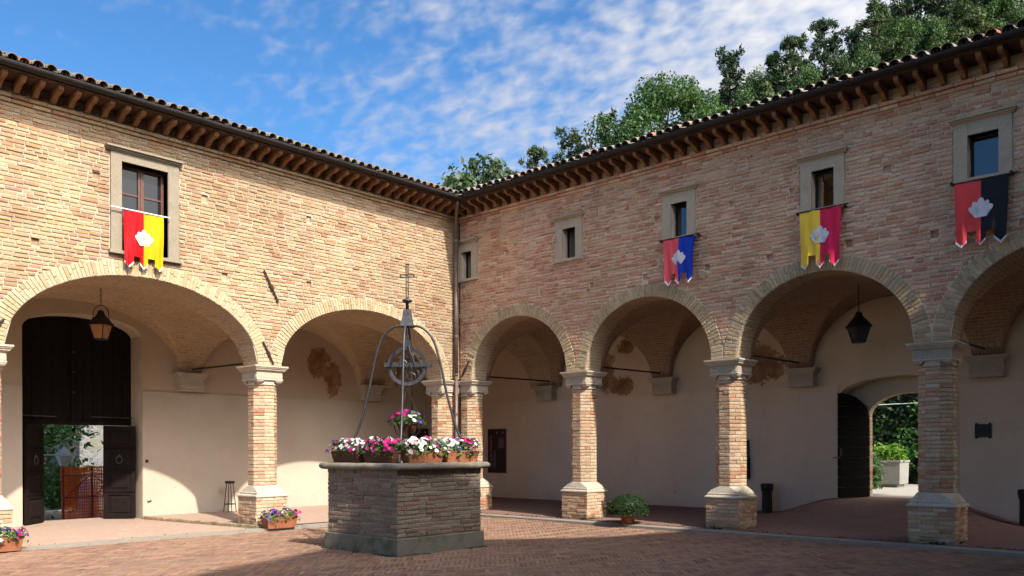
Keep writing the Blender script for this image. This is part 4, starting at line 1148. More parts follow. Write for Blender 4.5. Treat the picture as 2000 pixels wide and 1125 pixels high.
# ------------------------------------------------------------------ arched garden door in the right arcade
random.seed(42)
gd = thing('garden_door', 'black plank door leaf with curved top standing open into the right arcade', 'door', (8.9, 4.22, .5))
h, e = Vector((8.90, 4.24, 0)), Vector((8.50, 3.47, 0)); U = (e - h).normalized(); L = (e - h).length; N = Vector((U.y, -U.x, 0))
if N.x < 0: N = -N
def TD(u, w, z): p = h + U * u + N * w; return (p.x, p.y, z)
def topz(u): return 2.30 + .53 * math.sqrt(max(0, 1 - ((L - u) / L) ** 2))
def umin(z): return 0 if z < 2.30 else L - L * math.sqrt(max(0, 1 - ((z - 2.30) / .53) ** 2))
z = .50; k = 0
while z < 2.82:
    zt = min(z + .225, 2.825); ul, uh = umin(z), umin(zt)
    if L - uh < .06: uh = L - .08
    P = []
    m = MB(); m.loft([[TD(ul, -.02, z + .004), TD(L, -.02, z + .004), TD(L, -.02, zt - .004), TD(uh, -.02, zt - .004)], [TD(ul, .018, z + .004), TD(L, .018, z + .004), TD(L, .018, zt - .004), TD(uh, .018, zt - .004)], [TD(ul + .01, .026, z + .014), TD(L - .01, .026, z + .014), TD(L - .01, .026, zt - .014), TD(uh + .01, .026, zt - .014)]])
    m.build('plank', WOODB, gd); z = zt
m = MB(); m.tube([TD(L - .02, .03, 1.38), TD(L + .12, .06, 1.39), TD(L + .2, .07, 1.38)], .012, 6); m.box((L - .07, .02, 1.42), (L - .01, .05, 1.60), T=TD); m.build('latch', BLACK, gd)
# step up out of the door
m = MB(); m.box((8.9, 4.30, .30), (10.6, 4.62, .475)); setp(m.build('doorstep', KERB), 'pale stone threshold of the garden door', 'threshold')

# ------------------------------------------------------------------ the well
random.seed(51)
WC = WELLC; HB = .92
well = thing('well', 'square dark brick well with stone rim under a wrought iron frame with a cross', 'well', (*WC, GZ))
m = MB(); m.sq_profile([(.955, GZ - .1, .0), (.955, .19, 0), (.945, .208, 0)], WC); pl = m.build('plinth', PLINTH, well)
m = MB(); m.sq_profile([(HB - .014, .2, 0), (HB - .014, 1.28, 0)], WC); core = m.build('brick_shaft', MORT_W, well)
stuff = MB(); ph = (1.272 - .212) / 15
for N3, U3 in (((0, -1, 0), (1, 0, 0)), ((1, 0, 0), (0, 1, 0)), ((0, 1, 0), (-1, 0, 0)), ((-1, 0, 0), (0, -1, 0))):
    N3, U3 = np.array(N3), np.array(U3); seen = N3[0] > .5 or N3[1] < -.5
    for k in range(15):
        z = .212 + ph * (k + .5); u = -HB; i = 0
        while u < HB - .01:
            Lb = random.uniform(.13, .17) if (i == 0 and k % 2) else random.choice((random.uniform(.26, .31), random.uniform(.26, .31), random.uniform(.13, .2))); b = min(u + Lb, HB)
            if HB - b < .08: b = HB
            P = np.array([*WC, z]) + N3 * (HB - .014) + U3 * (u + b) / 2
            pr = random.gauss(0, .0045) if random.random() > .05 else -.012
            if seen: place_brick(P, U3, N3, b - u - .014, ph - .014, WB, core, proud=pr, uproud=.014, bev=.007, jit=.005)
            else: brick_block(stuff, P, U3, (0, 0, 1), N3, b - u - .010, ph - .010, .014, .02, .007, .005, random.random())
            u = b; i += 1
stuff.build('brickwork', WB, core, kind='stuff')
m = MB(); rp = [(.90, 1.268)] + [(.985 + .055 * math.cos(t), 1.325 + .055 * math.sin(t)) for t in np.linspace(-math.pi / 2, math.pi / 2, 9)] + [(.60, 1.382), (.58, 1.36), (.58, 1.1)]
rings = []
for hh, z in rp:
    k = .03; r = [(hh, -hh + k), (hh, hh - k), (hh - k, hh), (-hh + k, hh), (-hh, hh - k), (-hh, -hh + k), (-hh + k, -hh), (hh - k, -hh)]
    rr = []
    for a in range(8):      # subdivide the long sides so that the stone can be uneven
        p, q = np.array(r[a]), np.array(r[(a + 1) % 8]); n = 14 if a % 2 == 0 else 2
        for t in range(n): c = p + (q - p) * t / n; rr.append((c[0], c[1], z))
    rings.append(rr)
noise = [.006 * random.uniform(-1, 1) + .006 * math.sin(i * .5) for i in range(len(rings[0]))]
rings = [[(WC[0] + x * (1 + (noise[i] if 1 <= ri <= 9 else 0)), WC[1] + y * (1 + (noise[i] if 1 <= ri <= 9 else 0)), z + (noise[(i * 3) % len(noise)] * .5 if 1 <= ri <= 10 else 0)) for i, (x, y, z) in enumerate(rr)] for ri, rr in enumerate(rings)]
m.loft(rings, True, False, True); m.build('rim', RIM, well, smooth=True)
# ironwork
DG = np.array([math.cos(math.radians(43)), math.sin(math.radians(43))]); DN = np.array([DG[1], -DG[0]])     # DN looks towards the camera
prof = [(.045, 3.70), (.20, 3.70), (.33, 3.62), (.45, 3.46), (.535, 3.18), (.60, 2.9), (.66, 2.6), (.735, 2.3), (.82, 2.0), (.93, 1.75), (1.07, 1.55), (1.19, 1.385)]
def catmull(P, n=5):
    P = [np.array(p, float) for p in P]; out = []
    for i in range(len(P) - 1):
        a, b, c, d = P[max(i - 1, 0)], P[i], P[i + 1], P[min(i + 2, len(P) - 1)]
        for t in np.linspace(0, 1, n, endpoint=False): out.append(.5 * ((2 * b) + (-a + c) * t + (2 * a - 5 * b + 4 * c - d) * t * t + (-a + 3 * b - 3 * c + d) * t ** 3))
    out.append(P[-1]); return out
WC3 = np.array([WC[0] + .01, WC[1] + .06])
for d in (DG, -DG, DN, -DN):
    m = MB(); m.tube([(WC3[0] + d[0] * r, WC3[1] + d[1] * r, z) for r, z in catmull(prof)], .021, 8); m.build('rib', IRON, well, smooth=True)
def rot_sq(h, z): return [(WC3[0] + DG[0] * a * h + DN[0] * b * h, WC3[1] + DG[1] * a * h + DN[1] * b * h, z) for a, b in ((-1, -1), (1, -1), (1, 1), (-1, 1))]
m = MB(); m.loft([rot_sq(.115, 3.69), rot_sq(.12, 3.70), rot_sq(.10, 3.75), rot_sq(.078, 3.85), rot_sq(.062, 3.97), rot_sq(.056, 3.985)]); m.build('bell_cap', IRON, well)
m = MB(); m.lathe([(.030, 3.98), (.027, 4.10), (.085, 4.125), (.092, 4.14), (.06, 4.165), (.028, 4.18), (.024, 4.2)], (*WC3, 0), 14); m.build('finial', IRON, well, smooth=True)
m = MB()
for o in (-.017, .017): m.tube([(WC3[0] + DG[0] * o, WC3[1] + DG[1] * o, 4.17), (WC3[0] + DG[0] * o, WC3[1] + DG[1] * o, 4.76)], .010, 6)
for z in (4.545, 4.585): m.tube([(WC3[0] - DG[0] * .115, WC3[1] - DG[1] * .115, z), (WC3[0] + DG[0] * .115, WC3[1] + DG[1] * .115, z)], .010, 6)
for s in (-1, 1): m.tube([(WC3[0] + DG[0] * .115 * s, WC3[1] + DG[1] * .115 * s, 4.535), (WC3[0] + DG[0] * .115 * s, WC3[1] + DG[1] * .115 * s, 4.595)], .013, 6)
m.tube([(WC3[0] - DG[0] * .03, WC3[1] - DG[1] * .03, 4.765), (WC3[0] + DG[0] * .03, WC3[1] + DG[1] * .03, 4.765)], .013, 6)
m.build('cross', IRON, well)
def D(a, b, z): return (WC3[0] + DG[0] * a + DN[0] * b, WC3[1] + DG[1] * a + DN[1] * b, z)
ZW, RW = 3.02, .305
m = MB(); seg = 40; prof4 = [(-.026, -.03), (.026, -.03), (.026, .03), (-.010, .03), (-.010, .012), (-.026, .012)]
rings = [[D((RW + a) * math.cos(t), b, ZW + (RW + a) * math.sin(t)) for a, b in ((-.03, -.028), (.03, -.034), (.012, 0), (.03, .034), (-.03, .028))] for t in np.linspace(0, 2 * math.pi, seg + 1)]
m.loft(rings, True, False, False); wh = m.build('pulley_wheel', IRON, well, smooth=False)
for k in range(5):
    t0 = 2 * math.pi * k / 5 + .3
    m = MB(); pts = []
    for s in np.linspace(0, 1, 14):
        rr = RW * (.12 + .86 * s); t = t0 + .55 * math.sin(s * math.pi); pts.append(D(rr * math.cos(t), 0, ZW + rr * math.sin(t)))
    c = (RW * .58, t0 + 1.0)
    m.tube(pts, .010, 5)
    pts = []
    for s in np.linspace(0, 1, 12):
        r2 = .085 * (1 - .55 * s); a = 2.2 + s * 5.0; cx, cz = RW * .62 * math.cos(t0 + .95), RW * .62 * math.sin(t0 + .95)
        pts.append(D(cx + r2 * math.cos(a + t0), 0, ZW + cz + r2 * math.sin(a + t0)))
    m.tube(pts, .008, 5); m.build('scroll_spoke', IRON, wh)
m = MB()
for b in (-.05, .05): m.box((-.395, b - .008, ZW - .012), (.415, b + .008, ZW + .055), T=lambda x, y, z: D(x, y, z))
for a in (-.395, .40): m.box((a, -.042, ZW - .012), (a + .015, .042, ZW + .055), T=lambda x, y, z: D(x, y, z))
m.build('cross_bar', IRON, well)
m = MB()
for b in (-.058, .058):
    for s in (-1, 1): m.tube([D(s * .13, b, ZW + .02), D(s * .10, b, ZW + .13), D(s * .045, b, ZW + .25), D(s * .03, b * .6, ZW + .34)], .016, 6)
m.box((-.055, -.045, ZW + .33), (.055, .045, ZW + .44), T=lambda x, y, z: D(x, y, z))
m.build('stirrup', IRON, well)
m = MB(); m.tube([D(-.018, 0, ZW + .43), D(-.018, 0, 3.70)], .011, 6); m.tube([D(.018, 0, ZW + .43), D(.018, 0, 3.70)], .011, 6); m.tube([D(-.07, -.07, ZW), D(.07, .07, ZW)], .022, 8); m.build('hanger', IRON, well)

# petunias: foliage mound and separate flowers
def petunia(r=.038, seed=0):
    rr = random.Random(seed); m = MB(); n = 15; b = len(m.v)
    m.v.append((0, 0, -.012))
    for k in range(n):
        a = 2 * math.pi * k / n; R = r * (1 + .16 * math.cos(5 * a)); m.v.append((R * .55 * math.cos(a), R * .55 * math.sin(a), .004))
    for k in range(n):
        a = 2 * math.pi * k / n; R = r * (1 + .14 * math.cos(5 * a)); m.v.append((R * math.cos(a), R * math.sin(a), .002 + rr.uniform(-.006, .006)))
    for k in range(n):
        c = (k + 1) % n; m.face((0, 1 + k, 1 + c), 0, 1 if False else 0); m.face((1 + k, 1 + n + k, 1 + n + c, 1 + c))
    return m
PETME = {c: [petunia(seed=i).mesh('flower', (PET[c],), True) for i in range(3)] for c in PET}
def cards(P, size, mat, name, parent, normals=None, aspect=.55, kind='stuff', r=rng, M=None, fold=.18, up=0.0):
    n = len(P); P = np.asarray(P, float)
    d = r.normal(size=(n, 3)); d[:, 2] += up
    if normals is not None: d = d * .6 + normals
    d /= np.linalg.norm(d, axis=1, keepdims=True)
    t = np.cross(d, r.normal(size=(n, 3))); t /= np.linalg.norm(t, axis=1, keepdims=True); b = np.cross(d, t)
    s = (size * r.uniform(.6, 1.25, n))[:, None]
    V = np.stack([P - t * s * .5, P + b * s * aspect * .5 + d * s * fold * .4, P + t * s * .5, P - b * s * aspect * .5 + d * s * fold * .4], 1).reshape(-1, 3)
    me = bpy.data.meshes.new(name); F = np.arange(4 * n).reshape(n, 4)
    me.vertices.add(4 * n); me.vertices.foreach_set('co', V.ravel()); me.loops.add(4 * n); me.loops.foreach_set('vertex_index', F.ravel().astype(np.int32))
    me.polygons.add(n); me.polygons.foreach_set('loop_start', (np.arange(n) * 4).astype(np.int32)); me.polygons.foreach_set('loop_total', np.full(n, 4, np.int32))
    at = me.attributes.new('tint', 'FLOAT', 'FACE'); at.data.foreach_set('value', r.random(n).astype(np.float32))
    me.materials.append(mat); me.update(calc_edges=True); me.validate()
    o = link(name, me, parent, M=M)
    if kind: o['kind'] = kind
    return o
def flower_bed(parent, L, W, z0, hgt, mixc, nfl, seed, nleaf=520, droop=.08, pot_local=True, size=1.0):
    r = np.random.default_rng(seed); rr = random.Random(seed)
    P = []; Nn = []
    def surf(u, v):   # u,v in -1..1
        x = u * L / 2 * 1.10; y = v * W / 2 * 1.45
        z = z0 + hgt * (1 - .55 * v * v - .35 * u ** 4) + .03 * math.sin(u * 9 + seed) - (droop * max(0, abs(v) - .7) / .3)
        return x, y, z
    for k in range(nleaf):
        u, v = r.uniform(-1, 1), r.uniform(-1, 1); x, y, z = surf(u, v); d = r.uniform(0, 1) ** 1.5
        P.append((x, y, z - d * hgt * .75 + r.normal() * .012)); Nn.append((u * .5, v * 1.0, .7))
    cards(P, .055 * size, LF_FLOW, 'foliage', parent, np.array(Nn), .6, r=r)
    for k in range(nfl):
        u, v = rr.uniform(-1, 1), rr.uniform(-1, 1) ** 1
        x, y, z = surf(u, v)
        t = (u + 1) / 2; c = mixc[min(len(mixc) - 1, int(t * len(mixc)))]
        if isinstance(c, (tuple, list)): c = rr.choice(c)
        n = Vector((u * .5 + rr.gauss(0, .35), v * .9 + rr.gauss(0, .35), .75 + rr.gauss(0, .2))).normalized()
        q = n.to_track_quat('Z', 'Y').to_matrix().to_4x4(); s = rr.uniform(.68, 1.05) * size
        M = Matrix.Translation((x + n.x * .015, y + n.y * .015, z + .012)) @ q @ Matrix.Rotation(rr.uniform(0, 6), 4, 'Z') @ Matrix.Scale(s, 4)
        link('flower', rr.choice(PETME[c]), parent, M=M)
def trough(name, label, group, L, W, H, mixc, nfl, seed, mat, loc, rot, hgt=.18, size=1.0, nleaf=520):
    th = thing(name, label, 'flower trough', (0, 0, 0), group, local=True)
    m = MB(); a = .86
    def ring(l, w, z): return [(-l / 2, -w / 2, z), (l / 2, -w / 2, z), (l / 2, w / 2, z), (-l / 2, w / 2, z)]
    m.loft([ring(L * a, W * a * .9, 0), ring(L * .975, W * .95, H * .86), ring(L, W, H * .865), ring(L * 1.005, W * 1.01, H), ring(L * .95, W * .88, H), ring(L * .94, W * .86, H * .8)], True, True, True)
    m.build('box', mat, th)
    m = MB(); m.poly(ring(L * .945, W * .865, H * .9)); m.build('soil', SOIL, th)
    flower_bed(th, L, W, H, hgt, mixc, nfl, seed, nleaf=nleaf, size=size)
    th.location = loc; th.rotation_euler = (0, 0, rot)
    return th
ZR = 1.384
W_, M_, P_, V_, B_ = 'white', 'magenta', 'purple', 'wine', 'blush'
TG = 'flower troughs on the well rim'
trough('flower_trough', 'shade-darkened terracotta trough with mostly white petunias at the left end of the well rim', TG, .80, .21, .19, [(P_, W_, V_), (W_, W_, B_), (W_, M_, B_), (W_, W_, M_)], 125, 61, POTD, (WC[0] - .46, WC[1] - .80, ZR), 0)
trough('flower_trough', 'shade-darkened terracotta trough with magenta petunias on the shaded left side beside the front rib', TG, .80, .21, .19, [(W_, M_, B_), (M_, M_, W_), (M_, V_, W_), (M_, M_, V_)], 125, 62, POTD, (WC[0] + .40, WC[1] - .80, ZR), 0)
trough('flower_trough', 'terracotta trough with white and crimson petunias right of the front rib', TG, .80, .21, .19, [(W_, B_), (W_, W_), (M_, W_), (W_, W_)], 120, 63, POT, (WC[0] + .80, WC[1] - .30, ZR), math.pi / 2)
trough('flower_trough', 'terracotta trough with purple and wine red petunias at the right end of the well rim', TG, .78, .21, .19, [(W_, W_), (P_, W_), (P_, V_, M_), (M_, V_, W_)], 120, 64, POT, (WC[0] + .80, WC[1] + .52, ZR), math.pi / 2)
trough('flower_trough', 'half hidden trough with white petunias along the back left of the well rim', TG, .80, .21, .19, [(W_, B_), (W_, W_), (W_, M_), (W_, V_)], 46, 65, POTD, (WC[0] - .82, WC[1] + .10, ZR), math.pi / 2, nleaf=300)
trough('flower_trough', 'half hidden trough with pale petunias along the back right of the well rim', TG, .80, .21, .19, [(W_, B_), (W_, W_), (M_, W_), (W_, W_)], 46, 66, POTD, (WC[0] + .1, WC[1] + .82, ZR), 0, nleaf=300)
# hanging basket
hb = thing('hanging_basket', 'iron basket of magenta and white petunias hanging from the pulley wheel', 'hanging basket', (WC3[0], WC3[1], 1.84))
m = MB()
for k in range(10):
    t = 2 * math.pi * k / 10; m.tube([(WC3[0] + r * math.cos(t), WC3[1] + r * math.sin(t), z) for r, z in ((.03, 1.80), (.13, 1.82), (.20, 1.88), (.235, 1.97), (.245, 2.08))], .007, 5)
m.tube([(WC3[0] + .245 * math.cos(t), WC3[1] + .245 * math.sin(t), 2.08) for t in np.linspace(0, 2 * math.pi, 25)[:-1]], .009, 5, closed=True)
m.build('cradle', BLACK, hb)
m = MB(); m.lathe([(.13, 1.88), (.20, 2.07), (.215, 2.07), (.22, 2.10), (.19, 2.10), (.18, 2.06)], (*WC3, 0), 20); m.build('bowl', POTD, hb)
for k in range(3):
    t = 2 * math.pi * k / 3 + .5; m = MB(); m.tube([(WC3[0] + .235 * math.cos(t), WC3[1] + .235 * math.sin(t), 2.09), (WC3[0] + .01 * math.cos(t), WC3[1] + .01 * math.sin(t), 2.62)], .005, 5); m.build('chain', RUST, hb)
m = MB(); m.tube([(WC3[0], WC3[1], 2.62), (WC3[0], WC3[1], 2.73), (WC3[0] + .01, WC3[1], 2.70)], .009, 5); m.build('hook', RUST, hb)
r = np.random.default_rng(70); P = []; Nn = []
for k in range(420):
    a, q = r.uniform(0, 2 * math.pi), math.sqrt(r.uniform(0, 1)); R = .33 * q
    P.append((WC3[0] + R * math.cos(a), WC3[1] + R * math.sin(a), 2.08 + .16 * (1 - q * q) * r.uniform(.3, 1) - .05 * (q > .8) + r.normal() * .015)); Nn.append((q * math.cos(a), q * math.sin(a), .6))
cards(P, .05, LF_FLOW, 'foliage', hb, np.array(Nn), .6, r=r)
rr = random.Random(71)
for k in range(64):
    a, q = rr.uniform(0, 2 * math.pi), math.sqrt(rr.uniform(0.02, 1)); R = .35 * q
    x, y = R * math.cos(a), R * math.sin(a); lat = x * DG[0] + y * DG[1]
    c = rr.choice((M_, M_, P_)) if lat < .04 else (rr.choice((W_, W_, W_)) if lat < .22 else P_)
    if lat >= .04 and rr.random() < .45: continue
    n = Vector((x * 2.2 + rr.gauss(0, .3), y * 2.2 + rr.gauss(0, .3), .8)).normalized(); qm = n.to_track_quat('Z', 'Y').to_matrix().to_4x4()
    link('flower', rr.choice(PETME[c]), hb, M=Matrix.Translation((WC3[0] + x, WC3[1] + y, 2.10 + .17 * (1 - q * q) - .05 * (q > .85))) @ qm @ Matrix.Rotation(rr.uniform(0, 6), 4, 'Z') @ Matrix.Scale(rr.uniform(.85, 1.15), 4))

trough('flower_trough', 'terracotta trough of purple, white and pink petunias at the foot of the sunlit pillar', None, .74, .25, .235, [(P_, P_), (P_, P_, V_), (W_, W_, P_), (M_, M_)], 60, 67, POT, (.36, -5.56, GZ + .04), math.pi / 2, .12)
trough('flower_trough', 'terracotta trough of dark purple petunias cut by the left edge of the photo', None, .74, .25, .235, [(P_,), (P_, P_, W_), (P_, P_), (P_, V_)], 34, 68, POT, (.42, -10.80, GZ + .03), math.pi / 2, .12)

# ------------------------------------------------------------------ potted bush
bu = thing('potted_bush', 'round clipped green bush in a terracotta pot standing at the kerb between two pillars', 'potted bush', (5.42, -.22, -.02))
m = MB(); m.lathe([(.125, 0), (.165, .20), (.185, .20), (.19, .255), (.165, .255), (.155, .22)], (5.42, -.22, -.02), 20); m.build('pot', POT, bu, smooth=False)
m = MB(); m.lathe([(.02, .2), (.02, .42)], (5.42, -.22, 0), 6); m.build('stem', BARK, bu)
r = np.random.default_rng(72); P = []; Nn = []
m = MB(); m.lathe([(.05, .30), (.28, .27), (.38, .34), (.36, .44), (.26, .52), (.10, .56)], (5.42, -.22, 0), 18); m.build('inner_foliage', LF_IVY, bu, smooth=True)
for k in range(9000):
    d = r.normal(size=3); d /= np.linalg.norm(d); d[2] = abs(d[2]) * 1.15 - .28 * (r.random() < .55)
    q = r.uniform(.62, 1.0) ** .6 * (1 + .06 * math.sin(d[0] * 13 + d[1] * 9) * math.cos(d[2] * 11))
    P.append((5.42 + d[0] * .46 * q, -.22 + d[1] * .46 * q, .27 + d[2] * .31 * q)); Nn.append(d)
cards(P, .044, LF_BOX, 'foliage', bu, np.array(Nn) * .8, .5, r=r)

# ------------------------------------------------------------------ stool, boards, plaque, ashtrays, box
stl = thing('bar_stool', 'tall thin legged bar stool against the cream wall beside the first pillar', 'stool', (-3.25, -4.70, .06))
c = (-3.25, -4.70)
m = MB(); m.lathe([(.10, .775), (.115, .785), (.115, .825), (.105, .835)], (*c, 0), 16); m.build('seat', STOOLW, stl)
for k in range(4):
    t = math.pi / 4 + k * math.pi / 2; m = MB(); m.tube([(c[0] + .075 * math.cos(t), c[1] + .075 * math.sin(t), .78), (c[0] + .155 * math.cos(t), c[1] + .155 * math.sin(t), .065)], .010, 6); m.build('leg', BLACK, stl)
m = MB(); m.tube([(c[0] + .132 * math.cos(t), c[1] + .132 * math.sin(t), .27) for t in np.linspace(0, 2 * math.pi, 17)[:-1]], .008, 5, closed=True); m.build('foot_ring', BLACK, stl)

def text_mesh(body, size, mat, name, parent, M):
    cu = bpy.data.curves.new(name, 'FONT'); cu.body = body; cu.size = size; cu.extrude = .0008; cu.align_x = 'LEFT'
    o = bpy.data.objects.new('tmp', cu); col.objects.link(o); dg = bpy.context.evaluated_depsgraph_get()
    me = bpy.data.meshes.new_from_object(o.evaluated_get(dg)); bpy.data.objects.remove(o); me.materials.append(mat)
    return link(name, me, parent, M=M)
def board(T, u0, u1, z0, z1, w, label, U, flip, lines):
    th = thing('information_board', label, 'information board', T((u0 + u1) / 2, w, z0))
    m = MB(); m.box((u0, w, z0), (u1, w + .035, z1), T=lambda x, y, z: T(x, y, z)); m.build('panel', PANEL, th)
    m = MB()
    for a, b, cc, d in ((u0 - .012, u0, z0 - .012, z1 + .012), (u1, u1 + .012, z0 - .012, z1 + .012), (u0, u1, z0 - .012, z0), (u0, u1, z1, z1 + .012)): m.box((a, w, cc), (b, w + .04, d), T=lambda x, y, z: T(x, y, z))
    m.build('frame', SASH, th)
    Uv = Vector(U); N = Vector(T(0, 1, 0)) - Vector(T(0, 0, 0))
    # text runs upwards: local x -> +z, local y -> -u
    for body, size, u, z in lines:
        P = T(u, w + .0362, z)
        M = Matrix(((0, -Uv.x, N.x, P[0]), (0, -Uv.y, N.y, P[1]), (1, 0, 0, P[2]), (0, 0, 0, 1)))
        text_mesh(body, size, PRINT, 'lettering', th, M)
    m = MB()
    rr = random.Random(3)
    for k in range(9):      # small print block and two little emblems
        u = u0 + .46 + k * .024
        z = z1 - .27
        while z > z1 - .55:
            L = rr.uniform(.03, .07); m.box((u, w + .0355, z - L), (u + .010, w + .0362, z), T=lambda x, y, zz: T(x, y, zz)); z -= L + .014
    for u in (u0 + .36, u0 + .60): m.box((u, w + .0355, z1 - .14), (u + .05, w + .0362, z1 - .075), T=lambda x, y, zz: T(x, y, zz))
    m.build('small_print', PRINT, th, kind='stuff')
board(FB, -2.525, -1.785, .875, 2.21, -3.7 + .023, 'tall dark purple information board on the ochre wall right of the well', (1, 0, 0), False, [('Raccolta Memorie', .135, -2.525 + .165, 1.02), ('Ubaldiane', .135, -2.525 + .315, 1.02)])
board(FA, 1.30, 2.04, .88, 2.22, -3.6 + .023, 'dark information board glimpsed below the hanging flower basket', (0, 1, 0), False, [])
pq = thing('wall_plaque', 'small dark bronze plaque on the shaded wall right of the large pillar', 'plaque', (11.34, 3.7, 1.8))
m = MB(); m.box((11.19, 3.648, 1.81), (11.49, 3.685, 2.07)); m.build('plate', BLACK, pq)
for x in (11.22, 11.46):
    for z in (1.80, 2.08): m = MB(); m.lathe([(.018, -.018), (.022, 0), (.018, .018)], (x, 3.645, z), 8); m.build('fixing', BLACK, pq)
def ashtray(x, y, z0, label):
    th = thing('standing_ashtray', label, 'ashtray', (x, y, z0))
    m = MB(); m.lathe([(.115, 0), (.12, .01), (.115, .48), (.118, .50)], (x, y, z0), 18); m.build('column', BLACK, th)
    m = MB(); m.lathe([(.13, .50), (.14, .515), (.14, .53), (.128, .545)], (x, y, z0), 18); m.build('collar', BLACK, th)
    m = MB(); m.lathe([(.128, .545), (.145, .57), (.148, .655), (.135, .675), (.10, .68), (.09, .65)], (x, y, z0), 18); m.build('bowl', BLACK, th)
ashtray(6.90, 3.30, .10, 'dark cylindrical standing ashtray beside the middle pillar')
ashtray(12.16, 3.30, .12, 'dark standing ashtray at the right edge of the photo')
bx = thing('wall_box', 'black wall box with a grey cup on top half hidden by the middle pillar', 'wall box', (6.12, 3.68, .9))
m = MB(); m.box((5.98, 3.56, .86), (6.29, 3.70, 1.38)); m.build('case', BLACK, bx)
m = MB(); m.box((6.05, 3.62, 1.385), (6.27, 3.70, 1.70)); m.lathe([(.06, 0), (.09, .03), (.09, .10), (.07, .12)], (6.19, 3.62, 1.68), 14); m.build('cup', IRON, bx)

# ------------------------------------------------------------------ lanterns
def lantern(x, y, ztop, zb, label, hoop, sc=1.0, rot=.6):
    th = thing('lantern', label, 'lantern', (x, y, zb))
    def sq(h, z): return [(x + h * 1.414 * math.cos(rot + math.pi / 4 + k * math.pi / 2), y + h * 1.414 * math.sin(rot + math.pi / 4 + k * math.pi / 2), z) for k in range(4)]
    m = MB(); m.loft([sq(.085 * sc, zb), sq(.10 * sc, zb + .012), sq(.10 * sc, zb + .025)]); m.build('base', BLACK, th)
    z1 = zb + .30 * sc
    lo, hi = sq(.088 * sc, zb + .025), sq(.150 * sc, z1)
    for k in range(4):
        c = (k + 1) % 4; m = MB(); m.poly([lo[k], lo[c], hi[c], hi[k]]); m.build('pane', AMBER if hoop else DGLASS, th)
    m = MB()
    for k in range(4): m.tube([lo[k], hi[k]], .011, 5)
    m.build('bars', BLACK, th)
    m = MB(); m.loft([sq(.178 * sc, z1 - .005), sq(.175 * sc, z1 + .012), sq(.10 * sc, z1 + .14 * sc), sq(.062 * sc, z1 + .19 * sc), sq(.075 * sc, z1 + .20 * sc), sq(.052 * sc, z1 + .215 * sc), sq(.045 * sc, z1 + .27 * sc), sq(.018 * sc, z1 + .30 * sc)]); m.build('cap', BLACK, th)
    zc = z1 + .30 * sc
    if hoop:
        m = MB(); R = .155; zc = z1 + .40
        d = np.array([math.cos(rot + math.pi / 4 - .3), math.sin(rot + math.pi / 4 - .3)]); d = RT
        pts = [(x + d[0] * s * .18, y + d[1] * s * .18, z1) for s in (-1,)] + [(x + d[0] * R * math.cos(t), y + d[1] * R * math.cos(t), z1 + .22 + (.18) * math.sin(t)) for t in np.linspace(math.pi, 0, 13)] + [(x + d[0] * .18, y + d[1] * .18, z1)]
        m.tube(pts, .008, 5); m.build('hoop', BLACK, th)
    m = MB(); z = zc; k = 0
    while z < ztop:       # chain links
        a = d2 if k % 2 else d1; L = .055
        m.tube([(x + a[0] * .016 * math.cos(t), y + a[1] * .016 * math.cos(t), z + L / 2 + L * .55 * math.sin(t)) for t in np.linspace(0, 2 * math.pi, 9)[:-1]], .0055, 4, closed=True); z += L; k += 1
    m.build('chain', BLACK, th)
lantern(-1.8, -8.30, 4.92, 3.83, 'iron lantern with amber panes hanging on a chain before the dark gate', True)
lantern(9.53, 1.9, 4.95, 3.70, 'black lantern with pointed cap hanging in the right arcade', False, 1.05, .9)

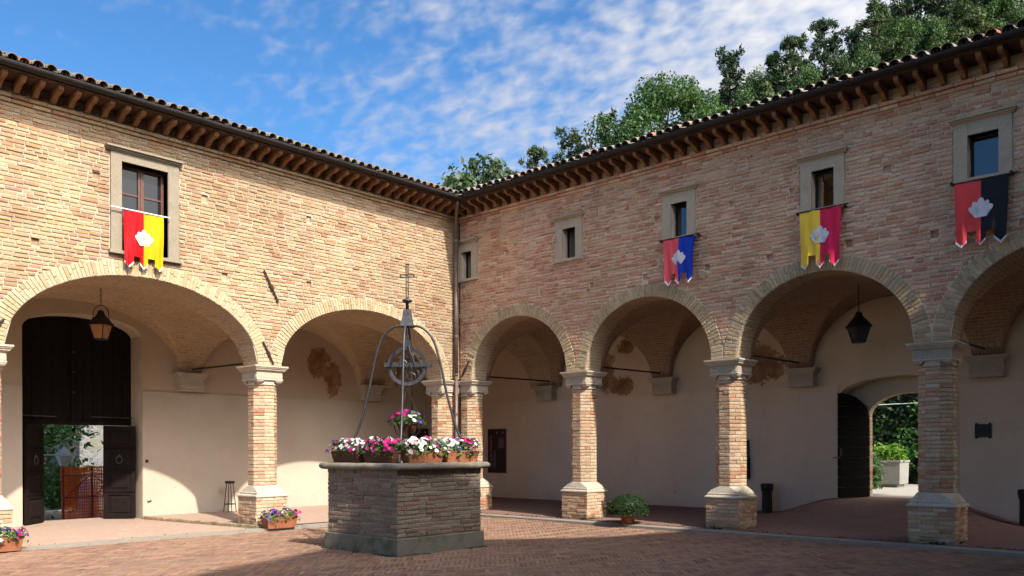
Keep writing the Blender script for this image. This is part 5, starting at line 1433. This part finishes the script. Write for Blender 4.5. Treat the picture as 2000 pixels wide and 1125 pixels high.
# ------------------------------------------------------------------ banners
def banner(T, uc, ztop, W, H, w, cols, label, taper, seed, gold=False, pole=(.06, .06), notch=.77, polemat=None):
    rr = random.Random(seed); ph = [rr.uniform(0, 6) for _ in range(4)]
    th = thing('banner', label, 'banner', T(uc, w, ztop))
    def P(u, s, off=0.0):           # u in -1..1 across, s in metres down
        f = s / H; k = 1 - taper * f
        ww = w + .72 * (.026 * math.sin(u * 5.2 + ph[0] + f * 1.9) + .019 * math.sin(u * 11.5 + ph[1] - f * 3.6) + .008 * math.sin(u * 21 + ph[3] + f * 5) + .010 * math.sin(f * 8 + ph[2] + u * 2)) * (.3 + .7 * min(1, f * 1.6)) + .02 * f + off
        return T(uc + u * W / 2 * k, ww, ztop - s)
    def bottom(u):
        for c, hw in ((-.76, .22), (0, .20), (.76, .22)):
            if abs(u - c) <= hw + 1e-6: return H - .085 * abs(u - c) / hw
        return H * notch
    br = sorted(set([-.98, -.76, -.54, -.20, 0, .20, .54, .76, .98] + list(np.round(np.linspace(-.98, .98, 33), 4))))
    for half in (0, 1):
        m = MB()
        for a, b in zip(br[:-1], br[1:]):
            if (a + b) / 2 > 0 and half == 0 or (a + b) / 2 < 0 and half == 1: continue
            mid = (a + b) / 2; inn = [c for c in (-.76, 0, .76) if abs(mid - c) < .22]
            ba = bottom(a + (b - a) * .01); bb = bottom(b - (b - a) * .01); n = 26
            for j in range(n):
                s0, s1 = j / n, (j + 1) / n
                m.poly([P(a, ba * s0), P(b, bb * s0), P(b, bb * s1), P(a, ba * s1)])
        # weld the strips so that the cloth shades smoothly
        me = m.mesh('cloth_half', (CL[cols[half]],)); bm = bmesh.new(); bm.from_mesh(me); bmesh.ops.remove_doubles(bm, verts=bm.verts, dist=.0004); bm.to_mesh(me); bm.free()
        me.polygons.foreach_set('use_smooth', [True] * len(me.polygons)); o = link('cloth_half', me, th)
        o['label'] = cols[half] + ' half of the banner'
    for c, hw in ((-.76, .22), (0, .20), (.76, .22)):
        m = MB()
        for s in (-1, 1):
            a, b = c + s * hw, c
            for o in (.004, -.004): m.poly([P(a, bottom(a) - .030, o), P(b, bottom(b) - .034, o), P(b, bottom(b) + .006, o), P(a, bottom(a) + .006, o)])
        m.build('tail_trim', WHITE, th)
    # white five lobed crest
    m = MB(); k = W / .78; layer = [0]
    zc = H * (.44 if not gold else .46)
    def disc(cx, cz, rx, rz, ang):
        layer[0] += 1; off = .005 + .0006 * layer[0]; pts = []
        for t in np.linspace(0, 2 * math.pi, 17)[:-1]:
            x, z = rx * math.cos(t), rz * math.sin(t); xr, zr = x * math.cos(ang) - z * math.sin(ang), x * math.sin(ang) + z * math.cos(ang)
            pts.append(P((cx + xr) * k / (W / 2), zc - (cz + zr) * k, off))
        ctr = P(cx * k / (W / 2), zc - cz * k, off); b = len(m.v); m.v.append(ctr); m.v.extend(pts)
        for i in range(16): m.face((b, b + 1 + i, b + 1 + (i + 1) % 16))
    disc(0, .085, .052, .088, 0); disc(-.075, .045, .047, .075, .42); disc(.075, .045, .047, .075, -.42); disc(-.122, -.012, .046, .068, .8); disc(.122, -.012, .046, .068, -.8)
    layer[0] += 1; off = .0055 + .0006 * layer[0]
    poly = [(-.155, -.04), (-.085, -.135), (.085, -.135), (.155, -.04), (.11, .05), (0, .10), (-.11, .05)]
    b = len(m.v); m.v.append(P(0, zc + .02 * k, off)); m.v.extend([P(x * k / (W / 2), zc - z * k, off) for x, z in poly])
    for i in range(7): m.face((b, b + 1 + i, b + 1 + (i + 1) % 7))
    cr = m.build('crest', WHITE, th)
    m = MB(); off += .003
    def stroke(pts, wd):
        for (x0, z0), (x1, z1) in zip(pts[:-1], pts[1:]):
            l = math.hypot(x1 - x0, z1 - z0); nx, nz = -(z1 - z0) / l * wd, (x1 - x0) / l * wd
            m.poly([P((x0 + nx) * k / (W / 2), zc - (z0 + nz) * k, off), P((x1 + nx) * k / (W / 2), zc - (z1 + nz) * k, off), P((x1 - nx) * k / (W / 2), zc - (z1 - nz) * k, off), P((x0 - nx) * k / (W / 2), zc - (z0 - nz) * k, off)])
    if gold:
        stroke([(0, .07), (-.035, -.01), (0, -.075), (.035, -.01), (0, .07)], .006); stroke([(-.012, -.01), (0, .02), (.012, -.01), (0, -.03), (-.012, -.01)], .007)
        for a, b_ in (((-.05, .06), (-.045, .0)), ((.05, .06), (.045, .0)), ((-.10, .02), (-.06, -.04)), ((.10, .02), (.06, -.04))): stroke([a, b_], .0035)
        m.build('crest_lines', CL['gold'], cr)
        m = MB(); off += .001; layer[0] += 3; disc(-.075, -.02, .035, .03, .3)
        b = MB(); b.v, b.f, b.t, b.m, b.uv = m.v, m.f, m.t, m.m, m.uv; b.build('crest_tint', PET['blush'], cr)
    else:
        for a, b_ in (((-.035, .07), (-.03, -.02)), ((.035, .07), (.03, -.02)), ((-.085, .02), (-.05, -.05)), ((.085, .02), (.05, -.05))): stroke([a, b_], .0055)
        m.build('crest_lines', GREYP, cr)
    m = MB(); m.tube([T(uc - W / 2 - pole[0], w, ztop + .004), T(uc + W / 2 + pole[1], w, ztop + .004)], .013, 8); m.build('pole', polemat or RUST, th)
    return th
import bmesh
banner(FA, -8.262, 6.035, .77, 1.06, .10, ('red', 'yellow'), 'red and yellow banner with white crest hanging from the large left window', .04, 81, True, (.22, .12), .80, WHITE)
banner(FB, 6.64, 5.935, .76, .96, .14, ('rose', 'blue'), 'rose red and blue banner with white crest hanging below a small window', .16, 82, False, (.10, .09))
banner(FB, 9.588, 5.94, .79, 1.07, .14, ('gold', 'crimson'), 'golden yellow and crimson banner with white crest hanging below a small window', .09, 83, False, (.04, .12))
banner(FB, 12.21, 5.905, .80, 1.06, .14, ('coral', 'black'), 'red and black banner with white crest hanging below the rightmost window', .08, 84, False, (.06, .12))
for x in (6.64, 9.588, 12.21):      # wooden pegs that carry the poles
    for s in (-1, 1):
        m = MB(); m.tube([(x + s * .43, .02, 5.93), (x + s * .43, -.16, 5.935)], .022, 6)
        setp(m.build('pole_peg', RUST), 'dark wooden peg holding the %s end of the %s banner pole' % ({-1: 'left', 1: 'right'}[s], {6.64: 'red and blue', 9.588: 'yellow and crimson', 12.21: 'red and black'}[x]), 'peg', 'pegs carrying the banner poles')

# ------------------------------------------------------------------ the tall gabled building on the far side of the court (behind the camera; it shades the foreground)
gbh = thing('gabled_building', 'tall brick gable across the courtyard whose shadow falls over the foreground paving', 'building', (18, -8, 0))
m = MB(); prof = [(2.4, 8.6), (-.9, 9.55), (-2.1, 9.98), (-4.1, 10.5), (-5.45, 11.3), (-6.6, 12.0), (-7.2, 12.35), (-9.2, 12.95), (-12.6, 11.5), (-17, 9.6), (-22, 8.0)]
for (a, za), (b, zb) in zip(prof[:-1], prof[1:]):
    m.poly([(17.0, a, -.3), (17.0, b, -.3), (17.0, b, zb), (17.0, a, za)], uv=[(a, 0), (b, 0), (b, zb), (a, za)])
    m.poly([(24.0, a, -.3), (24.0, b, -.3), (24.0, b, zb), (24.0, a, za)], uv=[(a, 0), (b, 0), (b, zb), (a, za)])
m.build('gable_wall', BACKW, gbh)
m = MB()
for (a, za), (b, zb) in zip(prof[:-1], prof[1:]): m.poly([(16.9, a, za + .02), (16.9, b, zb + .02), (24.1, b, zb + .02), (24.1, a, za + .02)])
m.build('roof', TILE, gbh)
m = MB()
for a, z in (prof[0], prof[-1]): m.poly([(17, a, -.3), (24, a, -.3), (24, a, z), (17, a, z)], uv=[(0, 0), (7, 0), (7, z), (0, z)])
m.build('side_wall', BACKW, gbh)

# ------------------------------------------------------------------ trees
def ico_dirs(n, r): d = r.normal(size=(n, 3)); return d / np.linalg.norm(d, axis=1, keepdims=True)
def crown_mesh(P, size, mat, name, normals, aspect, r, up=0.0):
    o = cards(P, size, mat, name, None, normals, aspect, None, r, up=up); me = o.data; bpy.data.objects.remove(o); return me
def broadleaf(seed, mat, dens=1.0, h=10.0, w=6.0, leaf=.135, low=.22):
    r = np.random.default_rng(seed); m = MB()
    m.tube([(0, 0, -.5), (.1, .05, h * .25), (-.05, .1, h * .5), (.05, 0, h * .8)], [.26, .2, .13, .04], 8)
    C = []; n = 64
    for k in range(n):
        a = r.uniform(0, 2 * math.pi); t = low + (1 - low) * (k + r.random()) / n
        rad = w / 2 * math.sin(math.pi * min(1, max(.04, (t - low) / (1 - low) * .93 + .07))) ** .65 * r.uniform(.45, 1.08)
        c = np.array([rad * math.cos(a), rad * math.sin(a), t * h]); C.append(c)
        if k % 2 == 0:
            b = np.array([0, 0, max(.15, t - .22) * h]); q = (b + c) / 2 + np.array([0, 0, -.15]); m.tube([tuple(b), tuple(q), tuple(c)], [.07, .045, .015], 5)
    P = []; Nn = []
    for c in C:
        k = int(340 * dens * r.uniform(.6, 1.3)); s = w * r.uniform(.075, .125); d = ico_dirs(k, r); q = r.uniform(.25, 1.0, k) ** .5
        p = c + d * q[:, None] * s * np.array([1.15, 1.15, .8]); P.append(p); Nn.append(d * .7 + np.array([0, 0, .5]))
    return m.mesh('trunk', (BARK,), True), crown_mesh(np.concatenate(P), leaf, mat, 'crown', np.concatenate(Nn), .62, r)
def pine(seed, mat, h=10.0, w=6.2, dens=1.0, top=1.0, low=.12, needle=.26):
    r = np.random.default_rng(seed); m = MB()
    m.tube([(0, 0, -.5), (.05, 0, h * .4), (-.04, .03, h * .8), (0, 0, h * .97)], [.24, .17, .08, .02], 8)
    P = []; Nn = []
    nw = 17
    for k in range(nw):
        t = low + (1 - low) * (k / (nw - .4)); L0 = w / 2 * (1 - ((t - low) / (1 - low)) ** 1.9 * .90) * r.uniform(.72, 1.12)
        for j in range(r.integers(4, 7)):
            a = r.uniform(0, 2 * math.pi); L = L0 * r.uniform(.6, 1.15); z = t * h + r.normal() * .12
            rise = L * r.uniform(-.05, .35); b = np.array([0, 0, z]); e = np.array([L * math.cos(a), L * math.sin(a), z + rise])
            m.tube([tuple(b), tuple((b + e) / 2 + np.array([0, 0, -.05])), tuple(e)], [.04, .025, .01], 4)
            nt = max(3, int(L * 3.4))
            for q in range(nt):
                f = .3 + .7 * (q + r.random()) / nt; c = b + (e - b) * f + r.normal(size=3) * .10; n = int(30 * dens)
                d = ico_dirs(n, r) * np.array([1, 1, .8]) + (e - b) / max(L, .1) * .5 + np.array([0, 0, .45]); d /= np.linalg.norm(d, axis=1, keepdims=True)
                P.append(c + d * r.uniform(.06, .26, n)[:, None]); Nn.append(np.cross(d, ico_dirs(n, r)))
    n = 40; c = np.array([0, 0, h * .97]); d = ico_dirs(n, r) + np.array([0, 0, .6]); P.append(c + d * .2); Nn.append(np.cross(d, ico_dirs(n, r)))
    return m.mesh('trunk', (BARK,), True), crown_mesh(np.concatenate(P), needle, mat, 'crown', np.concatenate(Nn), .24, r)
LF_PINE2 = leaf_mat('light_pine_foliage', [(0.021, 0.042, 0.015), (0.033, 0.060, 0.019), (0.045, 0.075, 0.024)], .25)
SPEC = {'broad': broadleaf(101, LF_BROAD), 'broad2': broadleaf(102, LF_BROAD, 1.1, 10, 5.2), 'olive': broadleaf(103, LF_OLIVE, .9, 10, 4.6, .22),
        'sparse': broadleaf(104, LF_PINE2, .28, 10, 6.5, .26, .3), 'pine': pine(105, LF_PINE), 'pine2': pine(106, LF_PINE, 10, 4.8, 1.1), 'lpine': pine(107, LF_PINE2, 10, 5.8), 'lpine2': pine(108, LF_PINE2, 10, 6.8, .9), 'spire': pine(109, LF_PINE, 10, 1.5, .8)}
def ray_at(px, py, d):
    x = (px - 1000) / 1634; p = CAM[:2] + (FW + RT * x) * d; return p[0], p[1], 1.6 + (876.9 - py) * d / 1634
TREES = [
 ('pine', 884, 340, 44, 0.65, 'small dark pine tip showing over the corner where the two roofs meet', None),
 ('sparse', 946, 296, 42, .75, 'thin airy tree with open branches above the roof near the corner', None),
 ('lpine', 1000, 326, 43, 0.65, 'low light green pine top between the airy tree and the next pine', None),
 ('lpine', 1050, 280, 45, 0.72, 'pale green pine left of the round topped pine behind the roof', None),
 ('lpine2', 1112, 250, 45, 0.81, 'round topped light pine next to a bare stem above the roof', None),
 ('pine2', 1190, 224, 46, 0.72, 'narrow dark pine just left of the large bright broadleaf tree', None),
 ('broad', 1290, 142, 45, .95, 'large bright broadleaf tree standing above the roof against white cloud', None),
 ('broad2', 1338, 146, 47, .85, 'right half of the bright broadleaf pair with a second rounded head', None),
 ('broad2', 1243, 205, 44, .62, 'lower left broadleaf skirt of the large bright tree', None),
 ('pine2', 1426, 102, 50, 0.94, 'tall dark cone shaped pine right of the broadleaf trees', None),
 ('broad2', 1388, 180, 46, .65, 'rounded broadleaf tree under the left side of the cone shaped pine', None),
 ('broad', 1478, 128, 52, .62, 'bright green broadleaf tree between two conifers', None),
 ('spire', 1512, 98, 50, 1.17, 'very thin spire like conifer against the sky', None),
 ('lpine', 1552, 66, 50, 0.94, 'yellowish green pine with upright shoots beside the dark pine', None),
 ('pine', 1612, 34, 52, 0.88, 'dark pine with a ragged forked top', None),
 ('lpine2', 1716, -6, 52, 0.94, 'tall open pine with sky showing between its branches', None)]
G_ = 'trees of the wooded hillside'; GL = 'tree in the dense green wood on the hillside behind the right roof'
MASS = [('broad', 1455, 168, 47, .6), ('olive', 1500, 150, 47, .55), ('broad2', 1580, 120, 48, .62), ('lpine2', 1640, 112, 49, 0.78), ('pine2', 1668, 60, 54, 0.78), ('broad', 1690, 92, 50, .62), ('olive', 1745, 70, 51, .6),
        ('broad2', 1775, 30, 53, .8), ('pine', 1770, -30, 57, 1.04), ('pine', 1835, -40, 56, 1.10), ('broad2', 1830, 30, 51, .7), ('lpine2', 1880, -10, 53, 1.04), ('olive', 1905, 10, 50, .7), ('pine2', 1930, -70, 57, 1.10), ('broad', 1960, -20, 52, .8), ('pine', 2000, -60, 54, 1.10),
        ('broad2', 2050, -30, 51, .8), ('lpine', 2090, -70, 54, 1.04), ('broad', 1800, -60, 64, .9), ('pine', 1880, -90, 66, 1.17), ('broad2', 1960, -110, 66, .9), ('broad', 1720, 30, 60, .75), ('pine', 2060, -130, 66, 1.23), ('broad2', 2140, -60, 58, .9), ('broad2', 1850, 20, 62, .9), ('broad', 1705, 66, 58, .9), ('pine', 1742, 12, 60, .95), ('broad2', 1662, 104, 55, .85), ('broad', 1600, 128, 54, .8), ('broad2', 1535, 140, 53, .8), ('broad', 1930, 0, 60, .9)]
rr = random.Random(9)
def plant(kind, px, py, d, sxy, label, group):
    x, y, zt = ray_at(px, py, d); g = hz(x, y) - .2; h = (zt - g) / (10.5 if kind in ('broad', 'broad2', 'olive', 'sparse') else 10.2)
    th = thing('pine_tree' if 'pine' in kind or kind == 'spire' else 'tree', label, 'tree', (0, 0, 0), group, local=True)
    tr, cr = SPEC[kind]; link('trunk', tr, th); link('crown', cr, th)
    th.location = (x, y, g); th.scale = (h * sxy, h * sxy, h); th.rotation_euler = (0, 0, rr.uniform(0, 6.28))
for k, px, py, d, sx, lab, g in TREES: plant(k, px, py, d, sx, lab, g)
for k, px, py, d, sx in MASS: plant(k, px, py, d, sx, GL, G_)
x, y, zt = ray_at(1155, 262, 44); m = MB(); g = hz(x, y)
m.tube([(x, y, g), (x + .05, y, (g + zt) / 2), (x, y, zt)], [.07, .05, .012], 6)
for k in range(9): z = g + (zt - g) * (.72 + .03 * k); a = k * 2.4; m.tube([(x, y, z), (x + .4 * math.cos(a), y + .4 * math.sin(a), z + .25)], [.015, .006], 4)
setp(m.build('dead_tree', BARK), 'bare dead stem without leaves among the pines above the roof', 'dead tree')

# ------------------------------------------------------------------ garden seen through the arched door
r = np.random.default_rng(201)
hg = thing('ivy_hedge', 'dark ivy covered bank seen through the open garden door', 'hedge', (6.5, 13.4, .45))
m = MB(); m.box((.5, 13.3, .3), (12.5, 15.5, 4.6)); m.build('bank', GRASS, hg)
n = 15000; P = np.stack([r.uniform(.5, 12.5, n), 13.2 - np.abs(r.normal(0, .28, n)) , r.uniform(.5, 4.8, n)], 1); P[:, 1] += .35 * np.sin(P[:, 0] * 2.1) * np.cos(P[:, 2] * 1.7) - .15
cards(P, .17, LF_IVY, 'foliage', hg, np.tile([0, -.8, .5], (n, 1)), .7, r=r)
n = 2600; c = np.stack([r.uniform(4, 9.5, 26), r.uniform(12.3, 12.9, 26), r.uniform(.9, 3.2, 26)], 1); P = np.repeat(c, 100, 0) + r.normal(0, .20, (n, 3))
cards(P, .15, LF_CHEST, 'sprays', hg, np.tile([0, -.5, .8], (n, 1)), .6, r=r)
pb = thing('stone_planter', 'square pale stone planter holding a bright green shrub outside the garden door', 'planter', (7.38, 10.2, .46))
def rsq(cx, cy, h, z): return [(cx + h * a, cy + h * b, z) for a, b in ((1, -1), (1, 1), (-1, 1), (-1, -1))]
m = MB(); m.loft([rsq(7.38, 10.2, .30, .47), rsq(7.38, 10.2, .30, .55), rsq(7.38, 10.2, .38, .56), rsq(7.38, 10.2, .40, 1.18), rsq(7.38, 10.2, .42, 1.19), rsq(7.38, 10.2, .42, 1.25), rsq(7.38, 10.2, .35, 1.25), rsq(7.38, 10.2, .34, 1.15)]); m.build('box', CONCRETE, pb)
P = np.concatenate([np.array([7.38 + .32 * math.cos(a) * q, 10.2 + .32 * math.sin(a) * q, 1.35 + zz]) + r.normal(0, .09, (60, 3)) for a, q, zz in [(r.uniform(0, 6.28), r.uniform(.1, 1.15), r.uniform(-.08, .24)) for _ in range(22)]])
cards(P, .11, LF_LIME, 'foliage', pb, np.tile([0, -.3, .9], (len(P), 1)), .5, r=r)
sh = thing('shrub', 'dark leafy shrub just inside the view at the left edge of the garden doorway', 'shrub', (7.45, 8.6, .46))
P = np.array([7.45, 8.6, .92]) + r.normal(0, 1, (900, 3)) * np.array([.10, .16, .24]); cards(P, .15, LF_BROAD, 'foliage', sh, np.tile([.2, -.5, .8], (900, 1)), .35, r=r)
m = MB(); m.lathe([(.02, 0), (.015, .6)], (7.45, 8.6, .46), 6); m.build('stem', BARK, sh)
m = MB(); m.tube([(1, 12.2, 3.02), (6.5, 12.2, 2.96), (12, 12.2, 3.05)], .012, 5); setp(m.build('cable', FROST), 'thin pale cable stretched in front of the ivy outside the garden door', 'cable')

# ------------------------------------------------------------------ street seen through the wicket of the gateway
r = np.random.default_rng(202)
def tower_mat():
    M = Mat('rubble_stone', .95, .1)
    v = M.new('ShaderNodeTexVoronoi', feature='DISTANCE_TO_EDGE'); v.inputs['Scale'].default_value = 4.6
    mp = M.new('ShaderNodeMapping'); mp.inputs['Scale'].default_value = (1, 1, 1.6); M.L.new(M.pos(), mp.inputs[0]); M.L.new(mp.outputs[0], v.inputs['Vector'])
    v2 = M.new('ShaderNodeTexVoronoi'); v2.inputs['Scale'].default_value = 4.6; M.L.new(mp.outputs[0], v2.inputs['Vector'])
    c = M.mix(M.noise(9, 4), (.19, .19, .19), (.12, .12, .125)); sx = M.new('ShaderNodeSeparateXYZ'); M.L.new(v2.outputs['Color'], sx.inputs[0]); c = M.mix(1.0, c, M.ramp(sx.outputs[0], [(0, .6), (1, 1.25)]), 'MULTIPLY')
    c = M.mix(M.step(v.outputs['Distance'], .06, .02), c, (.25, .245, .23)); c = M.mix(M.math('MULTIPLY', M.step(M.noise(.7, 4), .5, .62), .5), c, (.20, .18, .11))
    M.color(c); M.bump(M.math('MINIMUM', v.outputs['Distance'], .12), .8, .06); return M.mat
tw = thing('stone_tower', 'grey rubble stone tower wall seen through the wicket', 'tower', (-16, -2, -.3))
m = MB(); m.box((-20, -4.26, -.6), (-14, 3, 11)); m.build('wall', tower_mat(), tw)
ct = thing('chestnut_tree', 'leafy green tree seen through the wicket left of the stone tower', 'tree', (-11, -8.2, -.35))
m = MB(); m.tube([(-11.2, -8.2, -.5), (-11.1, -8.1, 2), (-11.2, -8.0, 4.5)], [.18, .14, .08], 8); m.build('trunk', BARK, ct)
C = [(r.uniform(-12.4, -9.6), r.uniform(-9.6, -5.6), r.uniform(-.2, 4.2)) for _ in range(120)]
P = np.concatenate([np.array(c) + r.normal(0, 1, (46, 3)) * np.array([.30, .34, .20]) for c in C])
cards(P, .26, LF_CHEST, 'crown', ct, np.tile([.35, .0, .9], (len(P), 1)), .42, r=r)
P = np.stack([r.uniform(-15, -13.5, 2500), r.uniform(-13, -4.4, 2500), r.uniform(-.3, 4.5, 2500)], 1)
hd = thing('hedge', 'dark hedge behind the leafy tree outside the gateway', 'hedge', (-14.2, -8, -.35)); cards(P, .38, LF_IVY, 'foliage', hd, None, .7, r=r)
fn = thing('site_fence', 'red site fence panels hung with orange plastic netting outside the wicket', 'fence', (-8, -6, -.35))
for y0 in (-6.86, -6.13, -5.36): m = MB(); m.tube([(-8, y0, -.35), (-8, y0, 1.17)], .028, 6); m.build('post', REDP, fn)
for z in (.34, .93, -.30): m = MB(); m.tube([(-8, -6.86, z), (-8, -5.36, z)], .018, 6); m.build('rail', REDP, fn)
for a, b in (((-6.8, .36), (-6.2, .92)), ((-6.08, .36), (-5.45, .92)), ((-5.45, .36), (-6.08, .92))): m = MB(); m.tube([(-8, a[0], a[1]), (-8, b[0], b[1])], .013, 5); m.build('brace', REDP, fn)
m = MB()
def NP(y, z): return (-8.06 + .05 * math.sin(y * 9) * math.cos(z * 3) + .02 * math.sin(y * 31), y, z - .03 * math.sin((y + 6.1) * 4) ** 2 * (z > .6))
y = -6.9
while y < -5.3:
    zs = np.linspace(-.33, 1.19, 12)
    for a, b in zip(zs[:-1], zs[1:]): m.poly([NP(y, a), NP(y + .030, a), NP(y + .030, b), NP(y, b)])
    y += .042
z = -.32
while z < 1.19:
    ys = np.linspace(-6.9, -5.3, 26)
    for a, b in zip(ys[:-1], ys[1:]): m.poly([NP(a, z), NP(b, z), NP(b, z + .03), NP(a, z + .03)])
    z += .085
m.build('net', NET, fn, kind='stuff')
sk = MB(); sk.lathe([(.05, -.35), (.24, -.30), (.27, 0), (.25, .45), (.18, .75), (.10, .80)], (-8.75, -5.95, 0), 12); setp(sk.build('white_sack', WHITE, smooth=True), 'white rubble sack standing behind the orange netting', 'sack')
tp = MB(); tp.loft([[(-7.5, -5.95, -.35), (-7.5, -5.2, -.35), (-7.5, -5.2, .45)], [(-7.46, -5.95, -.35), (-7.46, -5.2, -.35), (-7.46, -5.2, .45)]]); setp(tp.build('dark_board', BLACK), 'dark slanting board leaning in front of the orange netting', 'board')
lp = thing('street_lantern', 'pale grey lantern on a horizontal iron arm outside the wicket', 'street lamp', (-7, -7.2, 1.2))
lx, ly = -7.0, -7.19
def lsq(h, z): return [(lx + h * a, ly + h * b, z) for a, b in ((1, -1), (1, 1), (-1, 1), (-1, -1))]
lo, hi = lsq(.075, 1.20), lsq(.15, 1.46)
for k in range(4): c = (k + 1) % 4; m = MB(); m.poly([lo[k], lo[c], hi[c], hi[k]]); m.build('pane', FROST, lp)
m = MB()
for k in range(4): m.tube([lo[k], hi[k]], .009, 5)
m.build('bars', GREYP, lp)
m = MB(); m.loft([lsq(.17, 1.455), lsq(.165, 1.475), lsq(.08, 1.62), lsq(.05, 1.64), lsq(.02, 1.70)]); m.build('cap', GREYP, lp)
m = MB(); m.tube([(lx, ly - .12, 1.50), (lx, ly - .14, 1.68), (lx, ly - .05, 1.80), (lx, ly + .07, 1.82), (lx, ly + .13, 1.70), (lx, ly + .12, 1.52)], .012, 6); m.build('hoop', GREYP, lp)
m = MB(); m.tube([(lx, -8.9, 1.53), (lx, -6.86, 1.46)], .022, 6); m.tube([(lx, ly - .02, 1.84), (lx, ly + .13, 1.93), (lx, ly + .26, 1.80), (lx, ly + .33, 1.48), (lx, ly + .36, 1.25)], .016, 6); m.tube([(lx, -8.9, -.35), (lx, -8.9, 1.6)], .04, 8); m.build('arm', GREYP, lp)

# ------------------------------------------------------------------ moss and small weeds in the joints
r = np.random.default_rng(301); P = []
def weeds(p, q, n, sp=.035, zz=.012):
    p, q = np.array(p, float), np.array(q, float); t = r.beta(.6, .6, n) if n < 60 else r.random(n)
    c = p + (q - p) * t[:, None]; keep = np.sin(c[:, 0] * 3.1 + c[:, 1] * 2.3) + np.sin(c[:, 0] * 7.7 - c[:, 1] * 5.1) > -.2; c = c[keep]
    P.append(c + np.abs(r.normal(0, 1, (len(c), 3))) * np.array([0, 0, zz]) + r.normal(0, 1, (len(c), 3)) * np.array([sp, sp, 0]) * .5)
weeds((.5, -.145, -.010), (13, -.145, -.010), 900, .02)
weeds((.145, -12, -.03), (.145, -.5, -.012), 160, .03)
for k in (0, 1, 2):
    x = BP[k + 1]; weeds((x - .39, -.095, .0), (x + .39, -.095, .0), 260, .02, .02); weeds((x + .385, -.08, 0), (x + .385, .3, 0), 90, .02, .015)
for a, b in (((-.99, -.99), (.99, -.99)), ((.99, -.99), (.99, .99))): weeds((WELLC[0] + a[0], WELLC[1] + a[1], GZ + .0), (WELLC[0] + b[0], WELLC[1] + b[1], GZ + .0), 420, .05, .010)
cards(np.concatenate(P), .030, LF_IVY, 'moss_in_the_joints', None, None, .6, 'stuff', r)
